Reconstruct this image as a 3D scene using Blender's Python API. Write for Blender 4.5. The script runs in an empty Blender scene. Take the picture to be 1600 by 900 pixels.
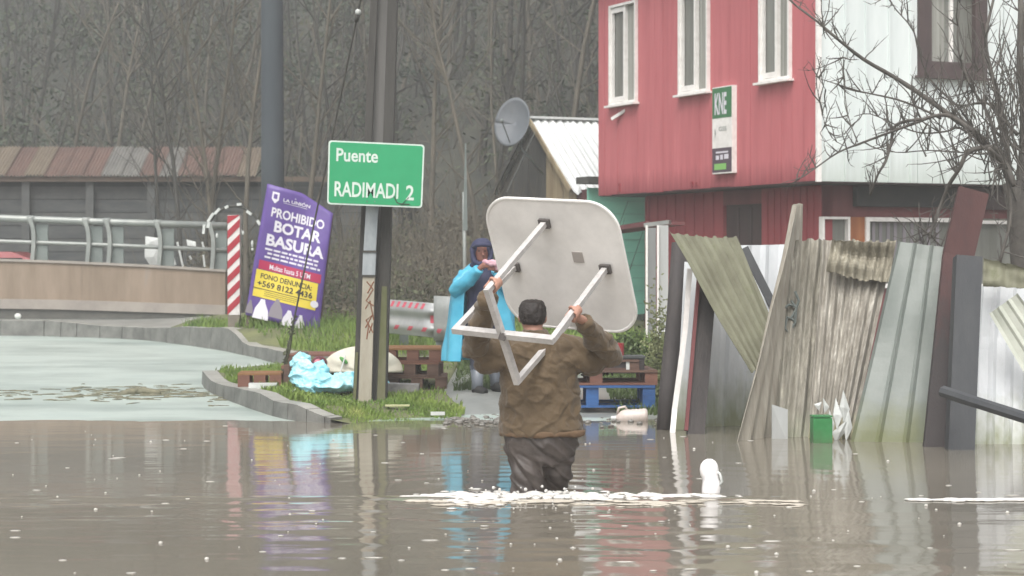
import bpy, bmesh, math, random
import numpy as np
from mathutils import Vector, Matrix, noise
R = random.Random(7)
S = bpy.context.scene
COL = S.collection
# ---------------------------------------------------------------- camera
H = 1.45; F = 3200.0; HOR = 412.0
cam = bpy.data.cameras.new('camera'); camo = bpy.data.objects.new('camera', cam); COL.objects.link(camo)
camo.location = (0, 0, H); camo.rotation_euler = (math.radians(90), 0, 0)
cam.sensor_width = 36; cam.lens = 36 * F / 1600; cam.shift_y = -(450 - HOR) / 1600
cam.dof.use_dof = True; cam.dof.focus_distance = 14.5; cam.dof.aperture_fstop = 4.5
cam.clip_start = 0.5; cam.clip_end = 2000
S.camera = camo
# ---------------------------------------------------------------- light
SUN_EL, SUN_AZ = math.radians(56), math.radians(194)      # from behind the camera
w = bpy.data.worlds.new('World'); S.world = w; w.use_nodes = True
nt = w.node_tree; nt.nodes.clear()
out = nt.nodes.new('ShaderNodeOutputWorld'); bg = nt.nodes.new('ShaderNodeBackground')
sky = nt.nodes.new('ShaderNodeTexSky'); sky.sky_type = 'NISHITA'; sky.sun_disc = False
sky.sun_elevation = SUN_EL; sky.sun_rotation = SUN_AZ; sky.air_density = 1.0; sky.dust_density = 5.0; sky.ozone_density = 1.0
hs = nt.nodes.new('ShaderNodeHueSaturation'); hs.inputs['Saturation'].default_value = 0.18
nt.links.new(sky.outputs[0], hs.inputs['Color']); nt.links.new(hs.outputs[0], bg.inputs[0]); nt.links.new(bg.outputs[0], out.inputs[0])
bg.inputs[1].default_value = 0.15
sl = bpy.data.lights.new('sun', 'SUN'); sl.energy = 1.1; sl.angle = math.radians(35); sl.color = (1, .97, .93)
so = bpy.data.objects.new('sun', sl); COL.objects.link(so)
# sky rotation 0 = +Y, increasing towards +X (clockwise from above)
sd = Vector((math.sin(SUN_AZ) * math.cos(SUN_EL), math.cos(SUN_AZ) * math.cos(SUN_EL), math.sin(SUN_EL)))
so.rotation_euler = sd.to_track_quat('Z', 'Y').to_euler(); so.location = sd * 50
S.view_settings.view_transform = 'Standard'; S.view_settings.look = 'None'; S.view_settings.gamma = 1
S.view_settings.exposure = 0.78
S.cycles.max_bounces = 6; S.cycles.volume_bounces = 1

# ---------------------------------------------------------------- helpers
def P(px, py, Y): return Vector(((px - 800) / F * Y, Y, H + (HOR - py) / F * Y))
def C(r, g, b):
    f = lambda c: ((c / 255 + .055) / 1.055) ** 2.4 if c > 10 else c / 3294
    return (f(r), f(g), f(b))
def lerp(a, b, t): return a + (b - a) * t
ORG = {}
def link(o, parent=None):
    COL.objects.link(o)
    if parent is not None:
        o.parent = parent; ORG[o.name] = ORG[parent.name]
def tag(o, label=None, cat=None, group=None, kind=None):
    if label: o['label'] = label
    if cat: o['category'] = cat
    if group: o['group'] = group
    if kind: o['kind'] = kind
    return o
def thing(name, loc, label, cat, group=None):
    o = bpy.data.objects.new(name, None); COL.objects.link(o); o.location = loc; ORG[o.name] = Vector(loc)
    o.empty_display_size = .2
    return tag(o, label, cat, group)
class B:
    """collects shapes in world space and links them as one object"""
    def __init__(s): s.v = []; s.f = []; s.m = []; s.mi = 0
    def add(s, vs, fs):
        n = len(s.v); s.v += [tuple(v) for v in vs]; s.f += [tuple(i + n for i in f) for f in fs]; s.m += [s.mi] * len(fs)
        return s
    def box(s, c, sz, rot=None, bev=0):
        c = Vector(c); hx, hy, hz = sz[0] / 2, sz[1] / 2, sz[2] / 2
        vs = [Vector((x, y, z)) for x in (-hx, hx) for y in (-hy, hy) for z in (-hz, hz)]
        if rot is not None:
            m = rot if isinstance(rot, Matrix) else Matrix.Rotation(rot, 3, 'Z'); vs = [m @ v for v in vs]
        return s.add([v + c for v in vs], [(0, 1, 3, 2), (4, 6, 7, 5), (0, 4, 5, 1), (2, 3, 7, 6), (0, 2, 6, 4), (1, 5, 7, 3)])
    def beam(s, a, b, wd, th, up=(0, 0, 1), w2=None):
        """rectangular bar from a to b"""
        a, b = Vector(a), Vector(b); d = (b - a).normalized(); u = Vector(up); x = d.cross(u)
        if x.length < 1e-4: x = d.cross(Vector((0, 1, 0)))
        x.normalize(); y = x.cross(d).normalized(); w2 = wd if w2 is None else w2
        vs = []
        for p, ww in ((a, wd), (b, w2)):
            for i, j in ((-1, -1), (1, -1), (1, 1), (-1, 1)): vs.append(p + x * (i * ww / 2) + y * (j * th / 2))
        return s.add(vs, [(3, 2, 1, 0), (4, 5, 6, 7), (0, 1, 5, 4), (1, 2, 6, 5), (2, 3, 7, 6), (3, 0, 4, 7)])
    def tube(s, pts, rad, n=8, cap=True, flat=None):
        pts = [Vector(p) for p in pts]; k = len(pts)
        if not hasattr(rad, '__len__'): rad = [rad] * k
        vs = []; fs = []; t0 = (pts[1] - pts[0]).normalized()
        x = t0.cross(Vector((0, 0, 1)))
        if x.length < .1: x = t0.cross(Vector((0, 1, 0)))
        x.normalize()
        for i, p in enumerate(pts):
            t = (pts[min(i + 1, k - 1)] - pts[max(i - 1, 0)]).normalized()
            x = (x - t * x.dot(t)); x.normalize(); y = t.cross(x)
            r = rad[i]; rx, ry = (r if hasattr(r, '__len__') else (r, r))
            for j in range(n):
                a = 2 * math.pi * j / n; vs.append(p + x * (rx * math.cos(a)) + y * (ry * math.sin(a)))
        for i in range(k - 1):
            for j in range(n):
                j2 = (j + 1) % n; fs.append((i * n + j, i * n + j2, (i + 1) * n + j2, (i + 1) * n + j))
        if cap: fs.append(tuple(range(n))[::-1]); fs.append(tuple((k - 1) * n + j for j in range(n)))
        return s.add(vs, fs)
    def loft(s, rings, n=16):
        """rings: (centre, rx, ry[, rotz]) horizontal ellipses, closed"""
        vs = []; fs = []; k = len(rings)
        for r in rings:
            c = Vector(r[0]); rz = r[3] if len(r) > 3 else 0
            for j in range(n):
                a = 2 * math.pi * j / n; x = r[1] * math.cos(a); y = r[2] * math.sin(a)
                vs.append(c + Vector((x * math.cos(rz) - y * math.sin(rz), x * math.sin(rz) + y * math.cos(rz), 0)))
        for i in range(k - 1):
            for j in range(n):
                j2 = (j + 1) % n; fs.append((i * n + j, i * n + j2, (i + 1) * n + j2, (i + 1) * n + j))
        fs.append(tuple(range(n))[::-1]); fs.append(tuple((k - 1) * n + j for j in range(n)))
        return s.add(vs, fs)
    def ball(s, c, r, n=10, m=7, rot=None):
        c = Vector(c); rr = r if hasattr(r, '__len__') else (r, r, r); vs = []; fs = []
        for i in range(m + 1):
            th = math.pi * i / m
            for j in range(n):
                a = 2 * math.pi * j / n
                v = Vector((rr[0] * math.sin(th) * math.cos(a), rr[1] * math.sin(th) * math.sin(a), rr[2] * math.cos(th)))
                if rot is not None: v = rot @ v
                vs.append(c + v)
        for i in range(m):
            for j in range(n):
                j2 = (j + 1) % n; fs.append((i * n + j, (i + 1) * n + j, (i + 1) * n + j2, i * n + j2))
        return s.add(vs, fs)
    def grid(s, fn, nu, nv, thick=0, nrm=None):
        """fn(u,v)->Vector; optional thickness along nrm"""
        vs = [fn(i / nu, j / nv) for j in range(nv + 1) for i in range(nu + 1)]
        fs = [(j * (nu + 1) + i, j * (nu + 1) + i + 1, (j + 1) * (nu + 1) + i + 1, (j + 1) * (nu + 1) + i) for j in range(nv) for i in range(nu)]
        if thick:
            n = len(vs); nn = Vector(nrm).normalized() * thick
            vs2 = [v + nn for v in vs]; fs2 = [tuple(k + n for k in f[::-1]) for f in fs]
            ed = []
            W = nu + 1
            for i in range(nu): ed += [(i, i + 1), ((nv) * W + i + 1, (nv) * W + i)]
            for j in range(nv): ed += [((j + 1) * W, j * W), (j * W + nu, (j + 1) * W + nu)]
            s.add(vs + vs2, fs + fs2 + [(b, a, a + n, b + n) for a, b in ed])
        else: s.add(vs, fs)
        return s
    def mesh(s, name, org=Vector((0, 0, 0))):
        me = bpy.data.meshes.new(name); o = Vector(org)
        me.from_pydata([(a[0] - o[0], a[1] - o[1], a[2] - o[2]) for a in s.v], [], s.f); me.update()
        return me
    def obj(s, name, mat, parent=None, smooth=False, fix=True, label=None, cat=None, group=None, kind=None, origin=None):
        org = ORG[parent.name] if parent is not None else Vector(origin if origin is not None else (0, 0, 0))
        me = s.mesh(name, org)
        mats = mat if isinstance(mat, (list, tuple)) else [mat]
        for m_ in mats: me.materials.append(m_)
        if len(mats) > 1: me.polygons.foreach_set('material_index', s.m)
        if fix:
            bm = bmesh.new(); bm.from_mesh(me); bmesh.ops.recalc_face_normals(bm, faces=bm.faces); bm.to_mesh(me); bm.free()
        if smooth: me.polygons.foreach_set('use_smooth', [True] * len(me.polygons))
        o = bpy.data.objects.new(name, me)
        if parent is None: ORG[name] = org
        link(o, parent)
        if parent is None: o.location = org; ORG[o.name] = org
        return tag(o, label, cat, group, kind)
def wmesh(o):
    return o.data
def remesh(o, voxel, smooth=4, fn=None):
    """voxel-fuse an object's overlapping closed shapes into one continuous surface"""
    m = o.modifiers.new('r', 'REMESH'); m.mode = 'VOXEL'; m.voxel_size = voxel
    k = o.modifiers.new('s', 'SMOOTH'); k.factor = .5; k.iterations = smooth
    dg = bpy.context.evaluated_depsgraph_get(); dg.update()
    me = bpy.data.meshes.new_from_object(o.evaluated_get(dg)); mats = list(o.data.materials)
    o.modifiers.clear(); o.data = me
    if not me.materials:
        for x in mats: me.materials.append(x)
    if fn:
        n = [v.normal.copy() for v in me.vertices]
        for v, nn in zip(me.vertices, n): v.co = v.co + nn * fn(v.co, nn)
        me.update()
    me.polygons.foreach_set('use_smooth', [True] * len(me.polygons))
    return o

MATS = {}
def mat(name, c1, c2=None, rough=.7, scale=3.0, stretch=(1, 1, 1), bump=0, bscale=40, metal=0, c3=None, lo=.35, hi=.65, detail=6, spec=.5, alpha=None, coat=0, sheen=0, dist=.01, bstretch=None, trans=0, k=.78, stain=None):
    if name in MATS: return MATS[name]
    if name in ('pale_bark','dark_bark','dark_foliage','twig_haze','dead_bracken','grey_green_scrub','wet_soil','evergreen_needles'): k = .8
    sc_ = lambda c: None if c is None else tuple(x*k for x in c)
    c1, c2, c3 = sc_(c1), sc_(c2), sc_(c3)
    m = bpy.data.materials.new(name); m.use_nodes = True; t = m.node_tree; b = t.nodes['Principled BSDF']
    b.inputs['Roughness'].default_value = rough; b.inputs['Metallic'].default_value = metal
    b.inputs['Specular IOR Level'].default_value = spec
    if coat: b.inputs['Coat Weight'].default_value = coat; b.inputs['Coat Roughness'].default_value = .1
    if sheen: b.inputs['Sheen Weight'].default_value = sheen
    if trans: b.inputs['Transmission Weight'].default_value = trans
    tc = t.nodes.new('ShaderNodeTexCoord'); mp = t.nodes.new('ShaderNodeMapping'); mp.inputs['Scale'].default_value = stretch
    t.links.new(tc.outputs['Object'], mp.inputs[0])
    if c2 is not None:
        nz = t.nodes.new('ShaderNodeTexNoise'); nz.inputs['Scale'].default_value = scale; nz.inputs['Detail'].default_value = detail; nz.inputs['Roughness'].default_value = .65
        t.links.new(mp.outputs[0], nz.inputs['Vector'])
        cr = t.nodes.new('ShaderNodeValToRGB'); cr.color_ramp.elements[0].position = lo; cr.color_ramp.elements[1].position = hi
        cr.color_ramp.elements[0].color = (*c1, 1); cr.color_ramp.elements[1].color = (*c2, 1)
        if c3 is not None:
            e = cr.color_ramp.elements.new(min(.98, hi + .12)); e.color = (*c3, 1)
        t.links.new(nz.outputs[0], cr.inputs[0]); t.links.new(cr.outputs[0], b.inputs['Base Color'])
        if stain:      # (z from, z to, colour): water-soaked or algae-stained foot
            sx = t.nodes.new('ShaderNodeSeparateXYZ'); t.links.new(tc.outputs['Object'], sx.inputs[0])
            n3 = t.nodes.new('ShaderNodeTexNoise'); n3.inputs['Scale'].default_value = 7; n3.inputs['Detail'].default_value = 4; t.links.new(mp.outputs[0], n3.inputs['Vector'])
            ma = t.nodes.new('ShaderNodeMath'); ma.operation = 'MULTIPLY_ADD'; ma.inputs[1].default_value = (stain[1]-stain[0])*1.2
            t.links.new(n3.outputs[0], ma.inputs[0]); t.links.new(sx.outputs[2], ma.inputs[2])
            mr_ = t.nodes.new('ShaderNodeMapRange'); mr_.inputs[1].default_value = stain[0]+(stain[1]-stain[0])*.6; mr_.inputs[2].default_value = stain[1]+(stain[1]-stain[0])*.6; mr_.inputs[3].default_value = 1; mr_.inputs[4].default_value = 0
            t.links.new(ma.outputs[0], mr_.inputs[0]); mx = t.nodes.new('ShaderNodeMix'); mx.data_type = 'RGBA'
            t.links.new(mr_.outputs[0], mx.inputs[0]); t.links.new(cr.outputs[0], mx.inputs[6]); mx.inputs[7].default_value = (*sc_(stain[2]), 1)
            t.links.new(mx.outputs[2], b.inputs['Base Color'])
    else: b.inputs['Base Color'].default_value = (*c1, 1)
    if bump:
        mp2 = t.nodes.new('ShaderNodeMapping'); mp2.inputs['Scale'].default_value = bstretch or stretch; t.links.new(tc.outputs['Object'], mp2.inputs[0])
        n2 = t.nodes.new('ShaderNodeTexNoise'); n2.inputs['Scale'].default_value = bscale; n2.inputs['Detail'].default_value = 4
        t.links.new(mp2.outputs[0], n2.inputs['Vector'])
        bp = t.nodes.new('ShaderNodeBump'); bp.inputs['Strength'].default_value = bump; bp.inputs['Distance'].default_value = dist
        t.links.new(n2.outputs[0], bp.inputs['Height']); t.links.new(bp.outputs[0], b.inputs['Normal'])
    MATS[name] = m; return m

# ---------------------------------------------------------------- ground, road, kerbs
CTRL = [P(316,581,23.1), P(350,603,21.3), P(397,614,20.0), P(450,632,19.0), P(517,650,18.6), P(600,660,18.6), P(700,665,18.4), P(560,625,20.0),
        P(470,600,21), P(748,612,20.6), P(640,612,21), P(400,543,27.3), P(450,553,25.6), P(225,513,31.2), P(0,502,32.4), P(440,508,29), P(340,512,30), P(350,577,23.4), P(470,575,23.8),
        P(620,570,23.5), P(800,560,24), P(960,550,26), P(1010,640,20), P(900,650,19.2), P(780,655,19.2), P(1100,600,26), P(690,520,28), P(560,510,30),
        P(-400,502,32.4), Vector((0,34,.75)), Vector((-3,33,.7)), Vector((3,33,.3)), Vector((4,19,-.15)), Vector((8,19,-.2)), Vector((8,28,.0))]
def hgt(x, y):
    s = 0; z = 0
    for c in CTRL:
        d = (x - c.x) ** 2 + (y - c.y) ** 2 + .02; k = 1 / d ** 1.7; s += k; z += k * c.z
    z /= s
    if x > -1.75 and y < 19.35: z -= (19.35 - y) * (.02 + .10 * min(1, max(0, (x + 1.75) / .5)))
    return z
def roadz(y): return .023 * (y - 19.1)
def prof(y, x=0):
    ks = [(-100, -.7), (17, -.55), (19, -.4), (24, -.15), (28, .0), (33, .2), (38, .75), (45, 2.2), (60, 9), (80, 20), (110, 29), (400, 30)]
    if x < -1.5 and y > 33: y = max(33, y - min(10, (-1.5 - x) * 2.5))
    for (a, za), (b, zb) in zip(ks, ks[1:]):
        if y <= b: return lerp(za, zb, (y - a) / (b - a))
    return 30
m_soil = mat('wet_soil', C(46,48,42), C(72,72,60), .8, 1.2, bump=.5, bscale=12, c3=C(62,72,52))
m_road = mat('wet_road', C(150,164,158), C(196,208,200), .3, .9, (.6,1.4,1), bump=.12, bscale=30, lo=.3, hi=.6, spec=.35, c3=C(184,198,192))
m_pave = mat('wet_paving', C(128,130,126), C(160,162,158), .3, 1.5, bump=.25, bscale=14, c3=C(176,178,172))
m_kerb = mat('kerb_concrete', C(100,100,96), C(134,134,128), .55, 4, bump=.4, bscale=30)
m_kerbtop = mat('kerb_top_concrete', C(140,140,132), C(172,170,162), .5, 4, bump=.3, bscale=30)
m_turf = mat('turf_soil', C(92,96,68), C(118,122,80), .9, 3, bump=.5, bscale=20)
ys = [-20, 0, 10, 17, 18, 19, 20, 22, 24, 26, 28, 30, 32, 34, 36, 38, 41, 45, 50, 55, 60, 66, 72, 80, 90, 100, 125]
xs = [-90, -60, -50] + list(range(-40, 41, 2)) + [50, 60, 90]
b = B(); V = []
for y in ys:
    for x in xs:
        z = prof(y, x) + (noise.noise(Vector((x * .15, y * .15, 0))) * (1.2 if y > 44 else .05) if y < 150 else 0)
        V.append((x, y, z))
n = len(xs)
b.add(V, [(j*n+i, j*n+i+1, (j+1)*n+i+1, (j+1)*n+i) for j in range(len(ys)-1) for i in range(n-1)])
b.obj('ground', m_soil, smooth=True, kind='structure')
b = B(); b.grid(lambda u, v: Vector((lerp(-40, 1.0, u), lerp(4, 33.2, v), roadz(lerp(4, 33.2, v)) + .004 + .0045*noise.noise(Vector((lerp(-40,1,u)*1.3, lerp(4,33.2,v)*1.1, 0))) + .003*noise.noise(Vector((lerp(-40,1,u)*5, lerp(4,33.2,v)*3, 4))))), 260, 160)
b.obj('road', m_road, smooth=True, kind='structure')

from mathutils.geometry import delaunay_2d_cdt
def inside(p, poly):
    c = False; j = len(poly) - 1
    for i in range(len(poly)):
        a, q = poly[i], poly[j]
        if (a[1] > p[1]) != (q[1] > p[1]) and p[0] < (q[0]-a[0])*(p[1]-a[1])/(q[1]-a[1])+a[0]: c = not c
        j = i
    return c
def patch(name, poly, m, step=.35, zoff=0, kind='structure'):
    """sheet over polygon following hgt()"""
    pts = [Vector((p[0], p[1])) for p in poly]; ne = len(pts); ed = [(i, (i+1) % ne) for i in range(ne)]
    x0 = min(p.x for p in pts); x1 = max(p.x for p in pts); y0 = min(p.y for p in pts); y1 = max(p.y for p in pts)
    y = y0 + step
    while y < y1:
        x = x0 + step
        while x < x1:
            q = (x + R.uniform(-.05, .05), y + R.uniform(-.05, .05))
            if inside(q, pts) and min((pts[i]-Vector(q)).length for i in range(ne)) > step * .5: pts.append(Vector(q))
            x += step
        y += step
    vo, _, fo, _, _, _ = delaunay_2d_cdt(pts, ed, [list(range(ne))], 1, 1e-5)
    bb = B(); bb.add([(v.x, v.y, hgt(v.x, v.y) + zoff) for v in vo], [tuple(f) for f in fo])
    o = bb.obj(name, m, smooth=True, kind=kind); 
    for p in o.data.polygons:
        if p.normal.z < 0: p.flip()
    return o
def crv(pts, k=6):
    pts = [Vector(p) for p in pts]; o = []
    for i in range(len(pts) - 1):
        p0, p1, p2, p3 = pts[max(i-1,0)], pts[i], pts[i+1], pts[min(i+2,len(pts)-1)]
        for j in range(k):
            t = j / k; o.append(.5*((2*p1)+(-p0+p2)*t+(2*p0-5*p1+4*p2-p3)*t*t+(-p0+3*p1-3*p2+p3)*t**3))
    o.append(pts[-1]); return o
isl_edge = crv([P(316,581,23.1), P(324,591,22.2), P(350,603,21.2), P(397,615,20.0), P(450,633,19.0), P(517,650,18.6)], 5)
isl_poly = [(p.x, p.y) for p in isl_edge] + [(-1.0, 18.5), (-.55, 18.4), (-.45, 19.6), (-.7, 21), (-.6, 24.8), (-2.4, 24.8), (-3.1, 24)]
isl = patch('traffic_island', isl_poly, m_turf)
pave = patch('pavement', [(-.55, 18.0), (-.45, 19.6), (-.7, 21), (-.6, 24.8), (3.0, 26.5), (3.2, 22), (2.6, 18.4), (1.4, 18.3), (.3, 18.3)], m_pave)
kb = [P(-500,502,32.6), P(0,502,32.4), P(120,506,32.0), P(225,513,31.2), P(330,529,29.2), P(400,543,27.3), P(450,553,25.8), P(520,562,25.0), P(700,566,25.0)]
kedge = crv(kb, 6)
verge = patch('verge', [(p.x, p.y) for p in kedge if p.x > -5.2] + [(3.5, 26.6), (3.5, 34.5), (-5.2, 34.5)], m_turf, .5)
walk = patch('sidewalk', [(p.x, p.y) for p in kedge if p.x <= -4.7] + [(-4.7, 35.5), (-16, 36.5)], m_pave, .5)
def kerb(name, pts, wd, depth, label=None, seg=2):
    """row of kerb stones along pts, each its own child"""
    root = B(); mid = pts[len(pts)//2]
    base = thing(name, (mid.x, mid.y, mid.z), label, 'kerb')
    for i in range(0, len(pts) - 1, seg):
        p = pts[i:i+seg+1]
        if len(p) < 2: break
        q = B(); vs = []; k = len(p)
        for j, a in enumerate(p):
            t = (p[min(j+1,k-1)] - p[max(j-1,0)]); t.z = 0; t.normalize(); nn = Vector((-t.y, t.x, 0))
            if j == 0: a = a + t * .006
            if j == k-1: a = a - t * .006
            z = hgt(a.x, a.y) + .012
            for (o_, dz) in ((-.02, -depth), (0, 0), (wd, .004), (wd, -depth)):
                vs.append(Vector((a.x, a.y, z)) + nn * o_ + Vector((0, 0, dz)))
        fs = [(j*4+c, j*4+(c+1)%4, (j+1)*4+(c+1)%4, (j+1)*4+c) for j in range(k-1) for c in range(4)]
        fs += [(0,1,2,3), tuple((k-1)*4+c for c in (3,2,1,0))]
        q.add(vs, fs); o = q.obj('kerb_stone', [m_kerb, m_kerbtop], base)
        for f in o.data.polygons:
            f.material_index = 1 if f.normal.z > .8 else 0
    return base
kerb('island_kerb', isl_edge, .16, .5, 'curved grey kerb round the near grass island, running down into the floodwater')
kerb('far_kerb', [p for p in kedge if p.x > -14], .18, .5, 'long grey kerb across the far side of the road, in front of the parapet and verge')

# ---------------------------------------------------------------- flood water
rng = np.random.default_rng(3)
def axis(segs):
    o = []
    for a, b_, st in segs: o += list(np.arange(a, b_, st))
    return np.array(o + [segs[-1][1]])
ax = axis([(-85, -20, 15), (-20, -5.2, 1.5), (-5.2, 5.2, .045), (5.2, 20, 1.5), (20, 85, 15)])
ay = axis([(-18, 4, 4), (4, 8.6, .4), (8.6, 20, .028), (20, 24, .2), (24, 40, 4)])
X, Y = np.meshgrid(ax, ay)
Z = np.zeros_like(X)
def sst(a, b_, x): t = np.clip((x - a) / (b_ - a), 0, 1); return t * t * (3 - 2 * t)
near = 1 - sst(12.3, 13.2, Y + .35*np.abs(X-.2)*.3)
slope = .0018 + .0085 * near * (.6 + .4 * np.sin(X * .9 + Y * 1.3))
slope += .012 * np.exp(-((Y - 12.55) / .35) ** 2) * np.exp(-((X + 2.6) / 2.6) ** 2)
slope *= sst(200, 20, np.abs(X)) * sst(24, 19.5, Y) * sst(4, 7, Y)
for k in range(46):
    lam = float(np.exp(rng.uniform(np.log(.13), np.log(.9)))); th = rng.normal(0, .22); kk = 2*np.pi/lam
    ph = rng.uniform(0, 6.28)
    warp = .6*np.sin(X*rng.uniform(.5,2)+ph) 
    Z += slope * np.sin(kk*(Y*np.cos(th)+X*np.sin(th)) + ph + warp) / kk * .42
# rings round the wading man and the wake ridge
r = np.hypot(X - .18, Y - 12.8)
Z += .0016*np.exp(-r*.7)*np.sin(r*20+2*np.sin(X*2.3)+1.5*np.sin(Y*3.1))*sst(.18,.35,r)
Z += .012*np.exp(-((Y-12.66-.05*np.sin(X*4))/.09)**2)*sst(-1.0,-.6,X)*sst(1.9,1.2,X)
nv, nu = X.shape
me = bpy.data.meshes.new('flood_water')
co = np.stack([X, Y, Z], -1).reshape(-1, 3)
me.vertices.add(len(co)); me.vertices.foreach_set('co', co.ravel())
idx = np.arange(nv*nu).reshape(nv, nu)
q = np.stack([idx[:-1,:-1], idx[:-1,1:], idx[1:,1:], idx[1:,:-1]], -1).reshape(-1, 4)
me.loops.add(q.size); me.loops.foreach_set('vertex_index', q.ravel().astype(np.int32))
me.polygons.add(len(q)); me.polygons.foreach_set('loop_start', np.arange(0, q.size, 4, dtype=np.int32))
me.update(calc_edges=True); me.polygons.foreach_set('use_smooth', [True]*len(q))
m_water = mat('muddy_water', C(122,116,104), C(140,133,120), .065, .3, bump=.12, bscale=14, bstretch=(.25, 1, 1), spec=.5, dist=.006)
m_water.node_tree.nodes['Principled BSDF'].inputs['IOR'].default_value = 1.33
me.materials.append(m_water); wo = bpy.data.objects.new('flood_water', me); COL.objects.link(wo); tag(wo, kind='structure')

# foam of the wake and rain splashes
m_foam = mat('foam', C(214,210,202), C(244,242,238), .6, 20, bump=.4, bscale=60)
b = B()
def flake(x, y, z, rx, ry, rz): b.ball((x, y, z), (rx, ry, rz), 6, 4)
b2 = B()
for i in range(3600):
    x = R.uniform(-.68, 1.42); y0 = 12.70 + .07*noise.noise(Vector((x*3,0,0)))
    den = .5+.7*noise.noise(Vector((x*4, 5, 0))) + (.25 if x < .2 else 0)
    if R.random() > den+.15: continue
    env = min(1, (x+.7)/.3) if x < -.1 else min(1, (1.45-x)/.6)
    wdt = (.17 if x < 0 else .09)*env*(.6+.5*noise.noise(Vector((x*2.5,9,1))))
    y = y0 + R.gauss(0, wdt)*(1 if R.random() < .8 else 1.8); s_ = R.uniform(.3, 1.1)*(.6+.5*env)
    if noise.noise(Vector((x*7, y*14, 3))) + .5*noise.noise(Vector((x*22, y*30, 3))) < (-.30 if abs(x-.1) < .5 else -.10): continue
    hh_ = math.exp(-((y-y0)/.08)**2)*(.55+.9*noise.noise(Vector((x*11,2,7))))
    b.ball((x, y, .004+.020*max(0,hh_)*env), (.032*s_, .020*s_, (.005+.008*max(0,hh_))*s_), 6, 4)
for i in range(600):      # thinner, browner froth trailing behind the crest
    x = R.uniform(-.62, 1.75); y = 12.52 - abs(R.gauss(0,.11)) + .03*math.sin(x*6); s_ = R.uniform(.3,1)
    if noise.noise(Vector((x*3, y*9, 2))) < -.05: continue
    b2.ball((x, y, .004), (.06*s_, .014*s_, .004), 6, 4)
b2.obj('thin_froth', mat('thin_froth', C(196,186,170), C(214,206,192), .5, 20), smooth=True, fix=False, kind='stuff')
for i in range(22): b.ball((.19+R.gauss(0,.2), 12.66+R.gauss(0,.05), R.uniform(.03,.07)), R.uniform(.004,.012), 6, 4)
for i in range(420):
    x = 3.4 - .95*R.random()**1.5
    if noise.noise(Vector((x*8,3,3))) < -.2: continue
    flake(x, 12.55 + R.gauss(0, .022) + .03*math.sin(x*4), .006, .05, .014, .006)
for i in range(60):
    a = R.uniform(0, 6.28); flake(.19+.27*math.cos(a), 12.72+.16*math.sin(a), .012, .025, .02, .012)
b.obj('wake_foam', m_foam, smooth=True, fix=False, kind='stuff')
b = B()
m_drop = mat('rain_drop', C(206,202,194), C(222,218,210), .4, 20)
for i in range(170):
    py = R.uniform(665, 897); px = R.uniform(0, 1600); Yw = H*F/(py-HOR); s_ = R.choice([.1,.15,.2,.3,.4,.8]); Xw = (px-800)/F*Yw
    if R.random() < .4: b.ball((Xw, Yw, .002), (.05*s_+.012, .012, .003), 6, 4)
    else: b.ball((Xw, Yw, .004), (.010*s_+.004, .009, .009*s_+.002), 6, 4)
for i in range(14): b.ball((.18+R.gauss(0,.12), 12.3+R.gauss(0,.25), R.uniform(.004,.03)), .006, 6, 4)
b.obj('rain_splashes', m_drop, smooth=True, fix=False, kind='stuff')
# floating twigs and mud line on the flooded road
b = B(); m_deb = mat('wet_debris', C(104,102,84), C(140,136,112), .8, 10, bump=.4)
for i in range(200):
    t = R.random(); px = lerp(-40, 350, t); py = 612 + R.gauss(0, 6) + (5 if px>100 else 4) + 3*math.sin(px*.04)
    if R.random() < .3: px = R.choice([215,160,240,300]) + R.gauss(0, 26)
    Yw = 6046/(py-338.4); Xw = (px-800)/F*Yw; z = roadz(Yw)+.008; a = R.gauss(0, .35); L = R.uniform(.02,.14)
    b.tube([(Xw-L*math.cos(a), Yw-L*math.sin(a), z), (Xw, Yw, z+R.uniform(.0,.006)), (Xw+L*math.cos(a), Yw+L*math.sin(a), z)], [.003,R.uniform(.004,.009),.003], 5)
b.obj('washed_up_debris', m_deb, kind='stuff', smooth=True)
mb = thing('driftwood', P(220,616,6046/(616-338.4)), 'largest brown driftwood stick in the debris line on the pale flooded road', 'driftwood')
b = B(); b.tube([P(185,618,21.6), P(200,613,21.7), P(225,611,21.8), P(250,614,21.7)], [.02,.04,.045,.02], 7).obj('stem', m_deb, mb, smooth=True)
B().tube([P(212,612,21.7), P(216,605,21.8)], [.018,.01], 5).obj('twig', m_deb, mb)
o = B(); o.ball(P(28,494,31.9), (.055,.05,.045), 10, 7); o.obj('crumpled_paper', mat('white_paper', C(235,235,230), C(210,210,205), .7, 20, bump=.6), smooth=True, label='small white crumpled paper lying on the far kerb at the left', cat='litter')

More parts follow.
